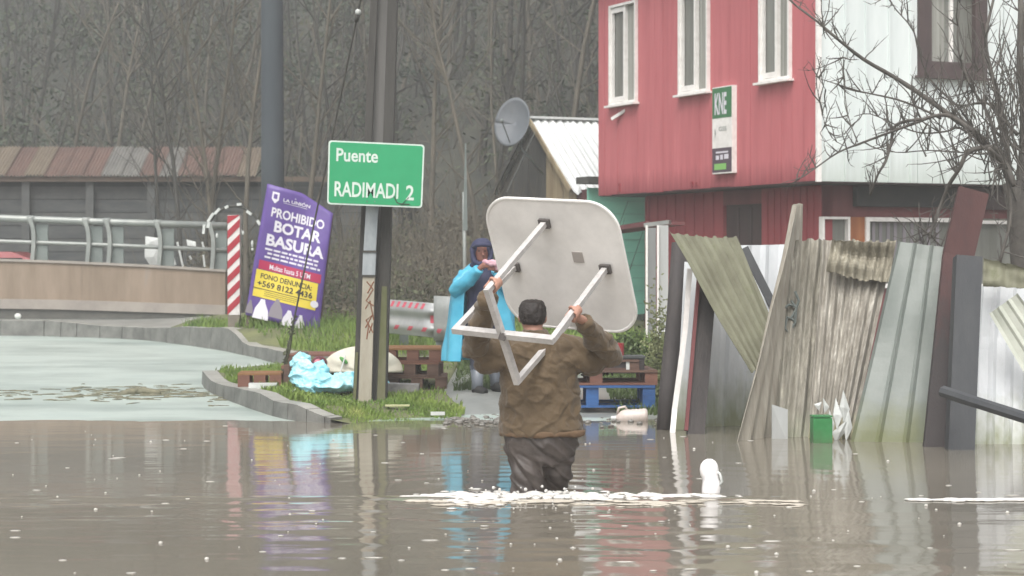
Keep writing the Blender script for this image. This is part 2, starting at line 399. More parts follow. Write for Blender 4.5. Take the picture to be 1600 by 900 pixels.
# ---------------------------------------------------------------- grass
m_grass = mat('grass', C(92,120,58), C(134,154,78), .6, 1.6, c3=C(166,168,104), spec=.2, k=.82)
m_grass2 = mat('grass_dark', C(66,86,42), C(94,112,58), .6, 2.5)
def blades(name, poly, n, hmin, hmax, m, dens=None, zf=hgt):
    b = B(); xs_ = [p[0] for p in poly]; ys_ = [p[1] for p in poly]; k = 0; tries = 0
    while k < n and tries < n * 20:
        tries += 1
        x = R.uniform(min(xs_), max(xs_)); y = R.uniform(min(ys_), max(ys_))
        if not inside((x, y), poly): continue
        if dens and R.random() > dens(x, y): continue
        z = zf(x, y); h = R.uniform(hmin, hmax) * (.6 + .8*max(0, .5+noise.noise(Vector((x*1.5, y*1.5, 3))))); a = R.uniform(0, 6.28); wd = .007 + .004*R.random()
        dx, dy = math.cos(a)*wd, math.sin(a)*wd; lx, ly = R.gauss(0, .35)*h, R.gauss(0, .35)*h
        b.add([(x-dx,y-dy,z-.01),(x+dx,y+dy,z-.01),(x+dx*.6+lx*.4,y+dy*.6+ly*.4,z+h*.6),(x-dx*.6+lx*.4,y-dy*.6+ly*.4,z+h*.6),(x+lx,y+ly,z+h)], [(0,1,2,3),(3,2,4)])
        k += 1
    b.obj(name, m, fix=False, kind='stuff')
def dens_i(x, y):
    e = min((Vector((x, y)) - Vector((p.x, p.y))).length for p in isl_edge)
    d = 0 if e < .2 else 1
    if x > -.9 and y > 19.9: d *= .25
    if y > 20.5: d *= .5
    return d * (.15 + .85*(noise.noise(Vector((x*2.5, y*2.5, 0))) > -.05))
blades('island_grass', isl_poly, 15000, .015, .065, m_grass, dens_i)
gp = [(-3.3,28.7),(-3.0,26.8),(-2.2,25.7),(0,25.3),(.2,24.2),(.6,22.6),(1.5,22.2),(2.9,22.5),(3.2,26),(2.8,30),(0,32),(-4.6,32),(-4.3,30.3)]
blades('verge_grass', gp, 21000, .06, .17, m_grass, lambda x, y: 1 if y < 30 else .5)
blades('railing_grass', [(-4.9,30.4),(-4.0,29.0),(-3.3,28.0),(-3.2,31),(-4.9,32.4)], 2500, .05, .15, m_grass)
blades('roadside_grass', [(-.6,21.0),(-.62,24.5),(.1,24.5),(.2,22.4),(-.2,21.0)], 2500, .03, .09, m_grass2)
gp2 = [(1.0,19.4),(1.5,19.2),(1.75,20.4),(1.7,24),(1.0,24)]
blades('scrub_grass', gp2, 3000, .03, .12, m_grass2)
# pebbles and litter on the pavement
b = B()
for i in range(150):
    px = R.uniform(690, 800) if R.random() < .75 else R.uniform(905, 1040); py = R.gauss(643, 4); Yw = 1.36*F/(py-HOR)
    p = Vector(((px-800)/F*Yw, Yw, 0)); p.z = max(hgt(p.x, p.y), 0) + .008; s_ = R.uniform(.008,.035)
    b.ball(p, (s_, s_, s_*.5), 6, 4)
b.obj('rubble', mat('rubble', C(150,148,142), C(96,90,82), .7, 9), kind='stuff', smooth=True)

# ---------------------------------------------------------------- woods behind
m_bark = mat('pale_bark', C(90,86,76), C(112,105,92), .85, 2)
m_bark2 = mat('dark_bark', C(62,61,57), C(80,78,72), .85, 2)
m_ever = mat('dark_foliage', C(52,64,48), C(80,86,62), .7, .4, c3=C(98,92,70), lo=.4, hi=.6)
m_twig = mat('twig_haze', C(90,88,82), C(108,102,94), .85, .3)
def sapling(b, base, h, r0, lean, nb, seed, n=4, tw=.35):
    rr = random.Random(seed); p = Vector(base); pts = [p.copy()]; d = Vector((lean[0], lean[1], 1)).normalized(); k = 6
    for i in range(k):
        d = (d + Vector((rr.gauss(0, .07), rr.gauss(0, .07), .03))).normalized(); p = p + d * (h / k); pts.append(p.copy())
    b.tube(pts, [lerp(r0, r0*.15, i/k) for i in range(k+1)], n, cap=False)
    for i in range(nb):
        t = rr.uniform(.18, .98) * k; j = min(int(t), k-1); q = pts[j].lerp(pts[j+1], t-j); a = rr.uniform(0, 6.28)
        L = h * rr.uniform(.10, tw) * (1.1 - t/k*.6); dd = Vector((math.cos(a), math.sin(a)*.8, rr.uniform(.3, 1.3))).normalized()
        q2 = q + dd*L*.5; dd = (dd + Vector((rr.gauss(0,.3), rr.gauss(0,.3), rr.uniform(-.2,.4)))).normalized(); q3 = q2 + dd*L*.5
        rb = r0*.35*(1-t/k*.6)
        b.tube([q, q2, q3], [rb, rb*.6, rb*.2], 3, cap=False)
        for s_ in range(2):
            e = (dd + Vector((rr.gauss(0,.6), rr.gauss(0,.6), rr.gauss(0,.4)))).normalized()
            b.tube([q2, q2+e*L*.35], [rb*.45, rb*.15], 3, cap=False)
bd = B(); bp_ = B(); lf = B(); tw = B(); eg = B()
def leafclump(b, c, rad, n, size):
    for i in range(n):
        u = Vector((R.gauss(0,1), R.gauss(0,1), R.gauss(0,1))); u.normalize(); p = c + Vector((u.x*rad, u.y*rad, u.z*rad*.8)) * (R.random()**.4)
        a = Vector((R.gauss(0,1), R.gauss(0,.5), R.gauss(0,1))).normalized()*size*R.uniform(.5,1.4); d = a.cross(Vector((R.gauss(0,1),R.gauss(0,1),R.gauss(0,1))));
        if d.length < 1e-5: continue
        d = d.normalized()*size*.35
        b.add([p-a, p+d, p+a, p-d], [(0,1,2,3)])
for i in range(760):
    y = R.uniform(39, 82); x = R.uniform(-.34, .34) * y * (1 if R.random() < .75 else 1.8)
    if x > 4 and y < 44: continue
    if x < -1.5 and y < 47 : continue
    z = prof(y, x); h = R.uniform(5, 11); tgt = bp_ if R.random() < .38 else bd
    sapling(tgt, (x, y, z-.3), h, R.uniform(.03, .10), (R.gauss(0,.10), R.gauss(0,.05)), 13, i*7+1)
    if R.random() < .6:
        c = Vector((x, y, z + h*R.uniform(.2,.7)))
        leafclump(lf, c, R.uniform(.7,1.7), 110, .05 + .0008*y)
for i in range(900):       # fine upright twigs between the stems
    y = R.uniform(39, 70); x = R.uniform(-.33,.33)*y; z = prof(y, x)+R.uniform(0,4)
    if (x < -1.5 and y < 47) or (x > 4 and y < 44): continue
    p = Vector((x,y,z)); d = Vector((R.gauss(0,.35),0,1)).normalized()
    for s_ in range(4):
        q = p + (d+Vector((R.gauss(0,.25),R.gauss(0,.2),0)))*R.uniform(.6,1.6); tw.tube([p, p.lerp(q,.5)+Vector((R.gauss(0,.06),0,0)), q], [.014,.010,.004], 3, cap=False)
for i in range(420):
    y = R.uniform(40, 84); x = R.uniform(-.33,.33)*y; 
    if (x < -1.5 and y < 47) or (x > 4 and y < 44): continue
    leafclump(lf, Vector((x,y,prof(y,x)+R.uniform(.2,2.4))), R.uniform(.8,1.8), 80, .10)
for i in range(900):
    y = R.uniform(43, 80); x = R.uniform(-.33,.33)*y
    if (x < -1.5 and y < 49) or (x > 4 and y < 46): continue
    if noise.noise(Vector((x*.13, y*.10, 11))) < .02: continue
    leafclump(eg, Vector((x,y,prof(y,x)+R.uniform(.5,9))), R.uniform(.5,1.4), 60, .06)
eg.obj('woods_evergreens', mat('evergreen_needles', C(44,62,50), C(62,80,62), .75, .5, c3=C(76,90,70)), fix=False, kind='stuff')
bd.obj('woods_dark_stems', m_bark2, fix=False, smooth=True, kind='stuff')
bp_.obj('woods_pale_stems', m_bark, fix=False, smooth=True, kind='stuff')
lf.obj('woods_foliage', m_ever, fix=False, kind='stuff')
tw.obj('woods_twigs', m_twig, fix=False, kind='stuff')
# undergrowth bank behind the verge
m_fern = mat('dead_bracken', C(92,86,70), C(112,104,86), .85, .8, c3=C(90,100,74), lo=.4, hi=.6)
m_bush = mat('grey_green_scrub', C(74,80,56), C(100,104,76), .8, .8, c3=C(118,110,88), lo=.4, hi=.6)
b1 = B(); b2 = B(); tw = B()
for i in range(330):
    y = R.uniform(31.3, 39); x = R.uniform(-5.0, 1.15) * y/33
    if x < -3.6 and y < 36: continue
    z = prof(y, x)*.5 + .5*(.7 if y < 35 else prof(y, x)) + (y-31)*.05
    c = Vector((x, y, z + R.uniform(0, .55)+(y-31)*.08))
    t = b1 if noise.noise(Vector((x*.5, y*.3, 7))) > 0 else b2
    leafclump(t, c, R.uniform(.3,.7), 90, .05)
    for s_ in range(5):
        a = Vector((R.gauss(0,.25), R.gauss(0,.1), 1)).normalized(); q = c + Vector((R.gauss(0,.4),0,-.3)); tw.tube([q, q+a*R.uniform(.5,1.6)], [.008,.003], 3, cap=False)
b1.obj('bracken_undergrowth', m_fern, fix=False, kind='stuff'); b2.obj('scrub_undergrowth', m_bush, fix=False, kind='stuff')
tw.obj('undergrowth_stalks', m_bark, fix=False, kind='stuff')
# individual bare trees the photo lets one tell apart
trs = [(285,25,36.5,.045,-.02,'slender bare grey tree rising in front of the rusty warehouse roof, left of its neighbours'),
       (318,30,36.8,.05,.03,'bare forked tree behind the second railing post from the striped marker'),
       (345,30,36.6,.045,.0,'thin bare tree just left of the striped marker post'),
       (262,28,36.9,.035,-.10,'bare tree leaning left across the warehouse wall'),
       (385,20,36.2,.05,.02,'olive barked bare tree close left of the dark utility pole'),
       (470,25,37,.055,.03,'bare tree right of the dark utility pole above the purple banner'),
       (548,20,38,.05,-.03,'bare tree behind the top left corner of the green road sign'),
       (665,30,38,.06,.05,'bare tree right of the green road sign at the edge of the woods'),
       (760,30,37.5,.05,-.06,'bare tree left of the satellite dish'),
       (900,20,43,.08,.02,'tall bare tree behind the ridge of the small hut'),
       (70,20,45.5,.06,.15,'pale crooked bare tree at the far left behind the warehouse'),
       (150,25,45.5,.07,.12,'pale branching bare tree above the middle of the warehouse roof')]
for i, (px, nb, yy, r0, ln, lab) in enumerate(trs):
    x = (px-800)/F*yy; z = max(.3, prof(yy, x)) if yy < 40 else prof(yy, x)
    t = thing('bare_tree', (x, yy, z-.1), lab, 'tree', 'bare trees at the edge of the woods')
    b = B(); k = 7; p = Vector((x, yy, z-.15)); pts = [p.copy()]; d = Vector((ln, 0, 1)).normalized(); rr = random.Random(90+i)
    for j in range(k): d = (d+Vector((rr.gauss(0,.05),rr.gauss(0,.05),0))).normalized(); p = p+d*1.05; pts.append(p.copy())
    b.tube(pts, [lerp(r0*1.2, r0*.25, j/k) for j in range(k+1)], 7)
    mm = m_bark if i % 3 else m_bark2
    b.obj('trunk', mm, t, smooth=True)
    b = B()
    for j in range(nb):
        a = rr.uniform(1.0, k-.05); q = pts[int(a)].lerp(pts[int(a)+1], a-int(a)); sgn = rr.choice([-1,1]); L = rr.uniform(.6,2.2)
        dd = Vector((sgn*rr.uniform(.3,1), rr.gauss(0,.3), rr.uniform(.4,1.3))).normalized(); c_ = [q]
        for s_ in range(4): dd = (dd+Vector((rr.gauss(0,.12),rr.gauss(0,.1),.14))).normalized(); c_.append(c_[-1]+dd*L/4)
        b.tube(c_, [r0*.32,r0*.27,r0*.2,r0*.14,r0*.06], 4, cap=False)
        for s_ in range(5):
            e = (dd+Vector((rr.gauss(0,.6),rr.gauss(0,.4),rr.gauss(0,.4)))).normalized(); qq = c_[rr.randint(1,4)]; b.tube([qq, qq+e*L*.3], [r0*.12,r0*.04], 3, cap=False)
    b.obj('crown', mm, t, fix=False, smooth=True)

# ---------------------------------------------------------------- warehouse with the rusty roof
wz = 42.0
t = thing('warehouse', (-9, wz, .5), 'long low warehouse with a rusty patched roof behind the railing', 'warehouse')
m_dk = mat('dark_boarding', C(70,74,74), C(88,90,88), .8, 2, (1,1,4)); m_dk2 = mat('warehouse_post', C(78,81,80), C(94,96,93), .8)
def X_(px, y): return (px-800)/F*y
z0 = .3; z1 = 3.15
B().box((X_(150,wz), wz+3.2, (z0+z1)/2), (12.5, 6, z1-z0)).obj('wall', mat('warehouse_inner', C(52,56,56), C(66,68,66), .9), t)
for k in range(9):
    z = .75+k*.27; B().box((X_(150,wz), wz+.17, z), (12.4, .03, .255), Matrix.Rotation(R.gauss(0,.001),3,'Z')).obj('wall_board', m_dk if k%2 else m_dk2, t)
B().box((X_(150,wz), wz-.03, 3.18), (12.9, .12, .10)).obj('eaves_beam', mat('eaves_wood', C(108,92,78), C(90,80,70), .8, 3), t)
for px in (-60, 40, 140, 236, 330): B().box((X_(px,wz), wz+.05, 1.75), (.16,.12,2.8)).obj('post', m_dk2, t)
cols = [('roof_tan', C(130,118,102), C(116,104,90)), ('roof_rust', C(122,98,88), C(106,86,78)), ('roof_rust', None, None), ('roof_rust', None, None), ('roof_grey', C(132,130,124), C(112,110,106)), ('roof_rust', None, None)]
seq = [0,0,0,0,1,0,1,1,1,4,4,1,4,1,1,1,0]; px = -110
for k in range(17):
    nm, a, c_ = cols[seq[k]]; m = mat(nm, a, c_, .8, 1.5, (2,1,.5), bump=.3) if nm not in MATS else MATS[nm]
    xa, xb = X_(px, wz), X_(px+31.5, wz); px += 30
    def rf(u, v): return Vector((lerp(xa,xb,u), lerp(wz-.15, wz+1.3, v), lerp(3.24, 3.9, v) + .02*math.cos(u*2*math.pi*6) + .015*(k%2)))
    B().grid(rf, 24, 1, .012, (0,0,1)).obj('roof_sheet', m, t, smooth=False)

# ---------------------------------------------------------------- parapet with railing
PX = [(-420, 402, 476), (0, 407, 480), (120, 411, 482), (240, 417, 486), (352, 424, 490)]
py_ = 34.0
t = thing('bridge_parapet', P(170, 484, py_), 'concrete bridge parapet topped by a grey tubular railing', 'parapet')
m_par = mat('parapet_concrete', C(132,116,98), C(158,140,122), .75, 1.6, (1.6,1,.3), bump=.3, bscale=20, c3=C(150,140,128))
m_foot = mat('parapet_footing', C(150,142,134), C(168,160,150), .7, 3, bump=.2)
m_plinth = mat('dark_wet_plinth', C(82,82,77), C(100,99,92), .6, 3, bump=.3)
def ppt(px, which):
    for a, c_ in zip(PX, PX[1:]):
        if px <= c_[0] or c_ is PX[-1]:
            q = (px-a[0])/(c_[0]-a[0]); return P(px, lerp(a[which], c_[which], q), py_)
def wallseg(b, pa, pb, wt, wb, y0, y1, dt=0, dbt=0):
    n = 12; 
    vs = []
    for i in range(n+1):
        px = lerp(pa, pb, i/n); T = ppt(px, wt); Bt = ppt(px, wb)
        zt, zb = T.z+dt, Bt.z+dbt
        vs += [(T.x, y0, zb), (T.x, y0, zt), (T.x, y1, zt), (T.x, y1, zb)]
    fs = [(i*4+c, i*4+(c+1)%4, i*4+4+(c+1)%4, i*4+4+c) for i in range(n) for c in range(4)] + [(0,1,2,3), tuple(n*4+c for c in (3,2,1,0))]
    b.add(vs, fs)
for a, c_ in ((-420, -130), (-129.7, 128), (128.3, 352)):
    b = B(); wallseg(b, a, c_, 1, 2, py_, py_+.3, 0, .12); b.obj('wall_section', m_par, t)
b = B(); wallseg(b, -420, 353, 1, 1, py_-.03, py_+.33, .03, -.01); b.obj('coping', m_foot, t)
b = B(); wallseg(b, -420, 353, 2, 2, py_-.10, py_+.3, .14, -.02); b.obj('footing', m_foot, t)
b = B(); wallseg(b, -420, 356, 2, 2, py_-.06, py_+.34, -.02, -.6); b.obj('plinth', m_plinth, t)
m_rail = mat('galvanised_rail', C(142,147,143), C(164,167,162), .4, 3, metal=.2); m_web = mat('rail_post_grey', C(112,121,118), C(130,138,134), .5)
rc = py_ + .12
def rpt(px, py): return P(px, py, rc)
b = B(); b.tube([rpt(-400,332), rpt(0,341), rpt(170,347), rpt(354,353)], .058, 12).obj('top_rail', m_rail, t, smooth=True)
b = B(); b.tube([rpt(-400,371), rpt(0,377), rpt(170,383), rpt(354,391)], .034, 8).obj('lower_rail', m_rail, t, smooth=True)
for px in (-300,-190,-75, 50, 136, 169, 248, 331):
    pt = ppt(px, 1); zt = rpt(px, lerp(342, 353, px/354)).z
    r_ = B(); x = pt.x; hh = zt - pt.z
    prof_ = [(-.005,0),(.012,hh*.35),(.008,hh*.7),(-.04,hh)]
    pts = crv([Vector((x+a*1.2, rc-.02, pt.z+.03+z_)) for a, z_ in prof_], 5)
    o = B()
    for i in range(len(pts)-1): o.beam(pts[i], pts[i+1]+Vector((0,0,.002)),   .065, .15, up=(0,1,0))
    post = o.obj('railing_post', m_rail, t)
    B().box((x+.13, rc+.03, pt.z+hh*.46), (.20,.04,hh*.86)).obj('post_web', m_web, post)
    B().tube([Vector((x-.10, rc, zt)), Vector((x+.02, rc, zt))], .072, 12).obj('collar', m_rail, post, smooth=True)
# red car behind the railing
t = thing('parked_car', P(-30, 440, 40), 'red car roof just showing above the parapet at the far left', 'car')
cx = X_(-34, 40); m_red = mat('red_car_paint', C(150,36,40), None, .3, coat=.6); m_gl = mat('dark_glass', C(30,34,38), None, .1); m_tyre = mat('tyre_rubber', C(26,26,26), None, .8)
sec = [(-2.1,.35,.75),(-1.9,.3,.95),(-1.1,.3,1.02),(-.75,.3,1.28),(-.2,.3,1.40),(.8,.3,1.40),(1.35,.3,1.2),(1.6,.3,1.05),(2.05,.35,.95),(2.12,.4,.6)]
b = B(); vs = []
for x, zb, zt in sec:
    for y, z in ((-.8,zb),(-.85,.75),(-.66 if zt>1.1 else -.8,zt),(.66 if zt>1.1 else .8,zt),(.85,.75),(.8,zb)): vs.append((cx+x, 40+y, .28+z))
k = len(sec); b.add(vs, [(i*6+c, i*6+(c+1)%6, i*6+6+(c+1)%6, i*6+6+c) for i in range(k-1) for c in range(6)] + [tuple(range(6)), tuple((k-1)*6+c for c in range(6))[::-1]])
b.obj('body', m_red, t)
B().box((cx+.2, 40-.80, .28+1.17), (1.7,.03,.22)).obj('side_window', m_gl, t)
for x in (-1.3, 1.3):
    for y in (-.8,.8):
        wl = B().tube([(cx+x, 40+y-.1, .6), (cx+x, 40+y+.1, .6)], .31, 14).obj('wheel', m_tyre, t, smooth=False)
        B().tube([(cx+x, 40+y-.11, .6), (cx+x, 40+y+.11, .6)], .18, 10).obj('rim', m_rail, wl)

# pale scraps behind the railing
m_wh = mat('white_plastic', C(225,228,224), C(205,208,204), .45, 12, bump=.4, bscale=25)
def scrap(pxs, yy, label, name='plastic_sheet', cat='plastic sheet', m=m_wh, group=None):
    c = sum((P(a, b_, yy) for a, b_ in pxs), Vector())/len(pxs)
    b = B(); f = [P(a, b_, yy+R.uniform(-.02,.02)) for a, b_ in pxs]; k = len(f)
    mid = c + Vector((0,-.012,0)); midb = c + Vector((0,.02,0))
    b.add(f+[mid]+[p+Vector((0,.02,0)) for p in f]+[midb], [(i,(i+1)%k,k) for i in range(k)] + [((i+1)%k+k+1, i+k+1, 2*k+1) for i in range(k)] + [(i, i+k+1, (i+1)%k+k+1, (i+1)%k) for i in range(k)])
    return b.obj(name, m, label=label, cat=cat, origin=c, group=group)
scrap([(227,369),(249,372),(250,385),(227,384)], 35.2, 'square white sheet behind the railing, upper of the two left of the fourth post')
scrap([(226,388),(247,388),(252,400),(250,414),(234,414),(226,402)], 35.2, 'crumpled white sack resting on the parapet below the square white sheet', 'plastic_sack', 'sack')
scrap([(291,374),(306,378),(306,385),(293,384)], 35.3, 'small white card tilted behind the railing between its last two posts', 'white_card', 'card')
for k, (a, b_, c_, d, lab) in enumerate([(266,374,269,384,'short pale stake end just above the lower rail'),(268,392,274,414,'pale stake leaning right behind the parapet, left of the dark gap'),(277,378,286,416,'longest pale stake behind the railing'),(316,378,319,388,'short white stake top left of the striped marker'),(318,398,320,417,'lower white stake left of the striped marker'),(296,400,299,405,'tiny white rag behind the railing')]):
    B().beam(P(a,b_,35.3+k*.05), P(c_,d,35.3+k*.05), .04, .03).obj('stake', m_wh, label=lab, cat='stake', group='white stakes behind the railing', origin=P(c_,d,35.3))
t = thing('wire_hoop', P(366, 415, 31.5), 'wire hoop hung with white rags behind the striped marker post', 'wire hoop')
arc = [P(366+44*math.cos(a), 372-50*math.sin(a), 31.5) for a in [math.pi*(1.08-1.2*i/20) for i in range(21)]]
B().tube(arc, .02, 5).obj('wire', m_bark2, t, smooth=True)
for i, s_ in ((2,1),(3,1),(5,1),(6,1.5),(8,.8),(10,.9),(13,.8),(15,1),(17,1.5),(18,1.2),(20,1)):
    q = arc[i]+Vector((R.gauss(0,.03),0,R.gauss(0,.03))); s_ *= R.uniform(.5,1.3); d = (arc[min(i+1,20)]-arc[max(i-1,0)]).normalized()
    B().beam(q-d*.06*s_+Vector((0,-.03,0)), q+d*.06*s_+Vector((0,-.03,.01)), .05, .04).obj('rag', m_wh, t)
for i in range(9): B().ball(P(366+R.uniform(-30,44), R.uniform(360,400), 31.45), (.02,.02,.05*R.random()+.01), 6, 4).obj('rag', m_wh, t)

# striped marker post
t = thing('marker_post', P(366, 526, 29.0), 'square post with red and white diagonal stripes at the end of the railing', 'marker post')
yy = 28.9; xa, xb = X_(355.5,yy), X_(374.5,yy)
zt = P(0,336,yy).z; zb = P(0,492,yy).z
B().box(((xa+xb)/2, yy+.09, (P(0,530,yy).z+zb)/2), (xb-xa-.01,.16,zb-P(0,530,yy).z)).obj('footing', mat('post_concrete', C(120,112,100), C(140,132,118), .8, 5), t)
B().box(((xa+xb)/2, yy+.09, (zt+zb)/2), (xb-xa,.17,zt-zb)).obj('column', mat('post_white', C(232,226,222), C(215,208,204), .5, 8), t)
mr = mat('post_red', C(176,34,52), C(160,28,46), .5, 8)
sw = (zt-zb)/6.9
for i in range(-1, 7):
    z = zb + i*sw*1.0*1.05; pts = [(xa-.001, z+.0), (xb+.001, z+sw*.85), (xb+.001, z+sw*1.4), (xa-.001, z+sw*.55)]
    pts = [(x, min(max(z_, zb), zt)) for x, z_ in pts]
    if pts[1][1]-0 <= zb or pts[3][1] >= zt and pts[0][1] >= zt: continue
    b = B(); b.add([(x, yy+.003-.004, z_) for x, z_ in pts] + [(x, yy+.01, z_) for x, z_ in pts], [(0,1,2,3),(7,6,5,4),(0,4,5,1),(1,5,6,2),(2,6,7,3),(3,7,4,0)])
    b.obj('red_stripe', mr, t)

# ---------------------------------------------------------------- text tools
def text_mesh(s, bold=0.0):
    c = bpy.data.curves.new('t', 'FONT'); c.body = s; c.size = 1; c.offset = bold; c.resolution_u = 3; c.fill_mode = 'FRONT'
    o = bpy.data.objects.new('t', c); COL.objects.link(o)
    dg = bpy.context.evaluated_depsgraph_get(); me = bpy.data.meshes.new_from_object(o.evaluated_get(dg))
    vs = [v.co.copy() for v in me.vertices]; fs = [tuple(p.vertices) for p in me.polygons]
    bpy.data.objects.remove(o); bpy.data.meshes.remove(me)
    return vs, fs
def put_text(b, fn, s, u0, u1, v0, v1, off, bold=.0, caps=True, jit=None):
    """glyphs laid flat in (u,v) box of surface fn(u,v,off); v grows downwards"""
    vs, fs = text_mesh(s, bold)
    x0 = min(v.x for v in vs); x1 = max(v.x for v in vs); y0 = min(v.y for v in vs) if not caps else -0.0; y1 = max(v.y for v in vs)
    b.add([fn(lerp(u0, u1, (v.x-x0)/(x1-x0)), lerp(v1, v0, (v.y-y0)/(y1-y0)), off) for v in vs], fs)
def quad(TL, TR, BL, BR, bulge=None):
    nrm = (TR-TL).cross(BL-TL).normalized()
    if nrm.y > 0: nrm = -nrm
    def fn(u, v, off=0):
        p = TL.lerp(TR, u).lerp(BL.lerp(BR, u), v); o = off + (bulge(u, v) if bulge else 0)
        return p + nrm*o
    return fn, nrm
def area(b, fn, u0, u1, v0, v1, off, nu=6, nv=3): b.grid(lambda u, v: fn(lerp(u0,u1,u), lerp(v0,v1,v), off), nu, nv)

# ---------------------------------------------------------------- green road sign
Ys = 19.62
g, gn = quad(P(513.5,219,Ys), P(663.5,226,Ys), P(511,319,Ys), P(659.5,325,Ys))
t = thing('road_sign', P(575, 325, Ys), 'green direction sign reading Puente RADIMADI 2 on the leaning utility pole', 'road sign')
def rrect(fn, u0, u1, v0, v1, ru, rv, off, n=5):
    o = []
    for cu, cv, a0 in ((u1-ru, v0+rv, -90), (u1-ru, v1-rv, 0), (u0+ru, v1-rv, 90), (u0+ru, v0+rv, 180)):
        for i in range(n+1):
            a = math.radians(a0+90*i/n); o.append(fn(cu+ru*math.cos(a), cv+rv*math.sin(a), off))
    return o
def plate(fn, u0, u1, v0, v1, ru, rv, o0, o1):
    a = rrect(fn,u0,u1,v0,v1,ru,rv,o1); c = rrect(fn,u0,u1,v0,v1,ru,rv,o0); n = len(a); b = B()
    b.add(a+c, [tuple(range(n)), tuple(range(2*n-1, n-1, -1))] + [(i, (i+1)%n, (i+1)%n+n, i+n) for i in range(n)]); return b
m_sgw = mat('reflective_white', C(225,238,228), C(205,222,212), .4, 15); m_sgg = mat('reflective_green', C(38,158,104), C(44,168,112), .4, 2)
plate(g, 0, 1, 0, 1, .035, .05, -.012, 0).obj('border', m_sgw, t)
plate(g, .016, .984, .024, .976, .028, .04, -.004, .003).obj('panel', m_sgg, t)
for s_, u0, u1, v0_, v1_ in (('Puente', .085, .52, .115, .315), ('RADIMADI', .075, .745, .635, .865), ('2', .825, .91, .65, .88)):
    b = B(); put_text(b, g, s_, u0, u1, v0_, v1_, .005, .02); b.obj('word' if s_ != '2' else 'numeral', m_sgw, t, fix=False)
for u in (.42,.5): B().ball(g(u, .93, .006), .006, 6, 4).obj('bolt', m_web, t)
b = B(); b.tube([g(.70,.83,.008), g(.735,.93,.008), g(.78,.95,.01), g(.87,.95,.008)], .004, 4); b.tube([g(.78,.97,.008), g(.82,.9,.01), g(.86,.84,.008)], .003, 4)
b.obj('clinging_twig', m_bark2, t)

# utility pole (H section) with the sign post strapped to it
Yp = 20.0
t = thing('utility_pole', P(578, 630, Yp), 'leaning grooved concrete utility pole behind the green road sign', 'utility pole')
top = P(622, -560, Yp+.1); bot = P(578, 640, Yp); ax_ = (top-bot)
m_pole = mat('weathered_pole', C(60,58,55), C(78,76,72), .8, 2, (3,3,.4), bump=.5, bscale=30, c3=C(54,52,49))
m_polegr = mat('mossy_pole', C(96,102,62), C(120,118,92), .85, 3, (2,2,.6), bump=.4)
xd = Vector((1,0,0))
def poleseg(off0, off1, w0, w1, z0_, z1_, m, name, dy=0, th=.2):
    a = bot + ax_*z0_ + xd*off0 + Vector((0,dy,0)); c_ = bot + ax_*z1_ + xd*off1 + Vector((0,dy,0)); 
    B().beam(a, c_, w0, th, up=(0,1,0), w2=w1).obj(name, m, t)
poleseg(-.128, -.073, .075, .060, 0, 1, m_pole, 'left_flange'); poleseg(.105, .055, .115, .070, 0, 1, m_pole, 'right_flange')
poleseg(0, -.005, .17, .10, .0, 1, mat('pole_web', C(104,103,100), C(122,120,117), .8, 2, (3,3,.4)), 'web', .02, .08)
B().beam(bot+xd*-.15+Vector((0,-.112,-.05)), bot+ax_*.075+xd*-.14+Vector((0,-.11,0)), .028, .02, up=(0,1,0)).obj('moss_patch', m_polegr, t)
B().beam(bot+xd*.11+Vector((0,-.112,-.05)), bot+ax_*.16+xd*.105+Vector((0,-.11,0)), .085, .02, up=(0,1,0), w2=.05).obj('moss_patch', m_polegr, t)
t = thing('sign_post', P(569, 640, 19.8), 'pale square post strapped to the utility pole under the green sign, scrawled with brown graffiti', 'post')
Yq = 19.84
m_pp = mat('pale_post', C(158,150,132), C(188,182,166), .7, 3, (2,2,.5), bump=.3, c3=C(128,124,100)); m_gal = mat('galvanised_plate', C(150,158,162), C(186,192,194), .4, 6, (1,1,.4), metal=.3)
B().beam(P(570,640,Yq), P(576.5,432,Yq), .125, .10, up=(0,1,0), w2=.115).obj('lower_post', m_pp, t)
B().beam(P(576.5,431,Yq), P(578,394,Yq), .125, .10, up=(0,1,0)).obj('middle_plate', m_gal, t)
B().beam(P(578,393,Yq), P(582,322,Yq), .118, .09, up=(0,1,0)).obj('upper_plate', m_gal, t)
for yb, xb_ in ((393,578),(431,576.5)): B().box(P(xb_,yb,Yq)+Vector((0,-.005,0)), (.14,.115,.02)).obj('strap', m_bark2, t)
m_gf = mat('graffiti_brown', C(140,92,66), None, .7)
for k, pl in enumerate([[(573,440),(583,452),(572,470),(584,478)],[(574,458),(584,440)],[(571,482),(578,470),(584,500)],[(571,512),(582,492),(572,500),(583,520)],[(576,508),(573,530)],[(582,505),(577,520)]]):
    B().tube([P(a, c_, Yq-.052) for a, c_ in pl], .006, 4).obj('graffiti_stroke', m_gf, t)
# guy wire
t = thing('guy_wire', P(437, 607, 21.2), 'thin dark guy wire slanting from the utility pole down past the purple banner', 'guy wire')
a, c_ = P(437,607,21.2), P(589,-122,19.95)
B().tube([a, c_], .010, 6).obj('wire', m_bark2, t)
q = a.lerp(c_, (607-12)/(607+122.)); d = (c_-a).normalized()
B().ball(q, (.03,.03,.032), 10, 8).obj('insulator', m_wh, t, smooth=True); B().tube([q-d*.10, q-d*.03], [.018,.028], 8).obj('insulator_cap', m_bark2, t, smooth=True)
b = B()
for i in range(60):
    s_ = R.uniform(.03,.17); p = a.lerp(c_, s_)+Vector((R.gauss(0,.012),R.gauss(0,.012),0)); v_ = Vector((R.gauss(0,1),R.gauss(0,1),R.gauss(0,1))).normalized()*.03; w_ = v_.cross(Vector((0,1,.3))).normalized()*.012
    b.add([p-v_, p+w_, p+v_, p-w_], [(0,1,2,3)])
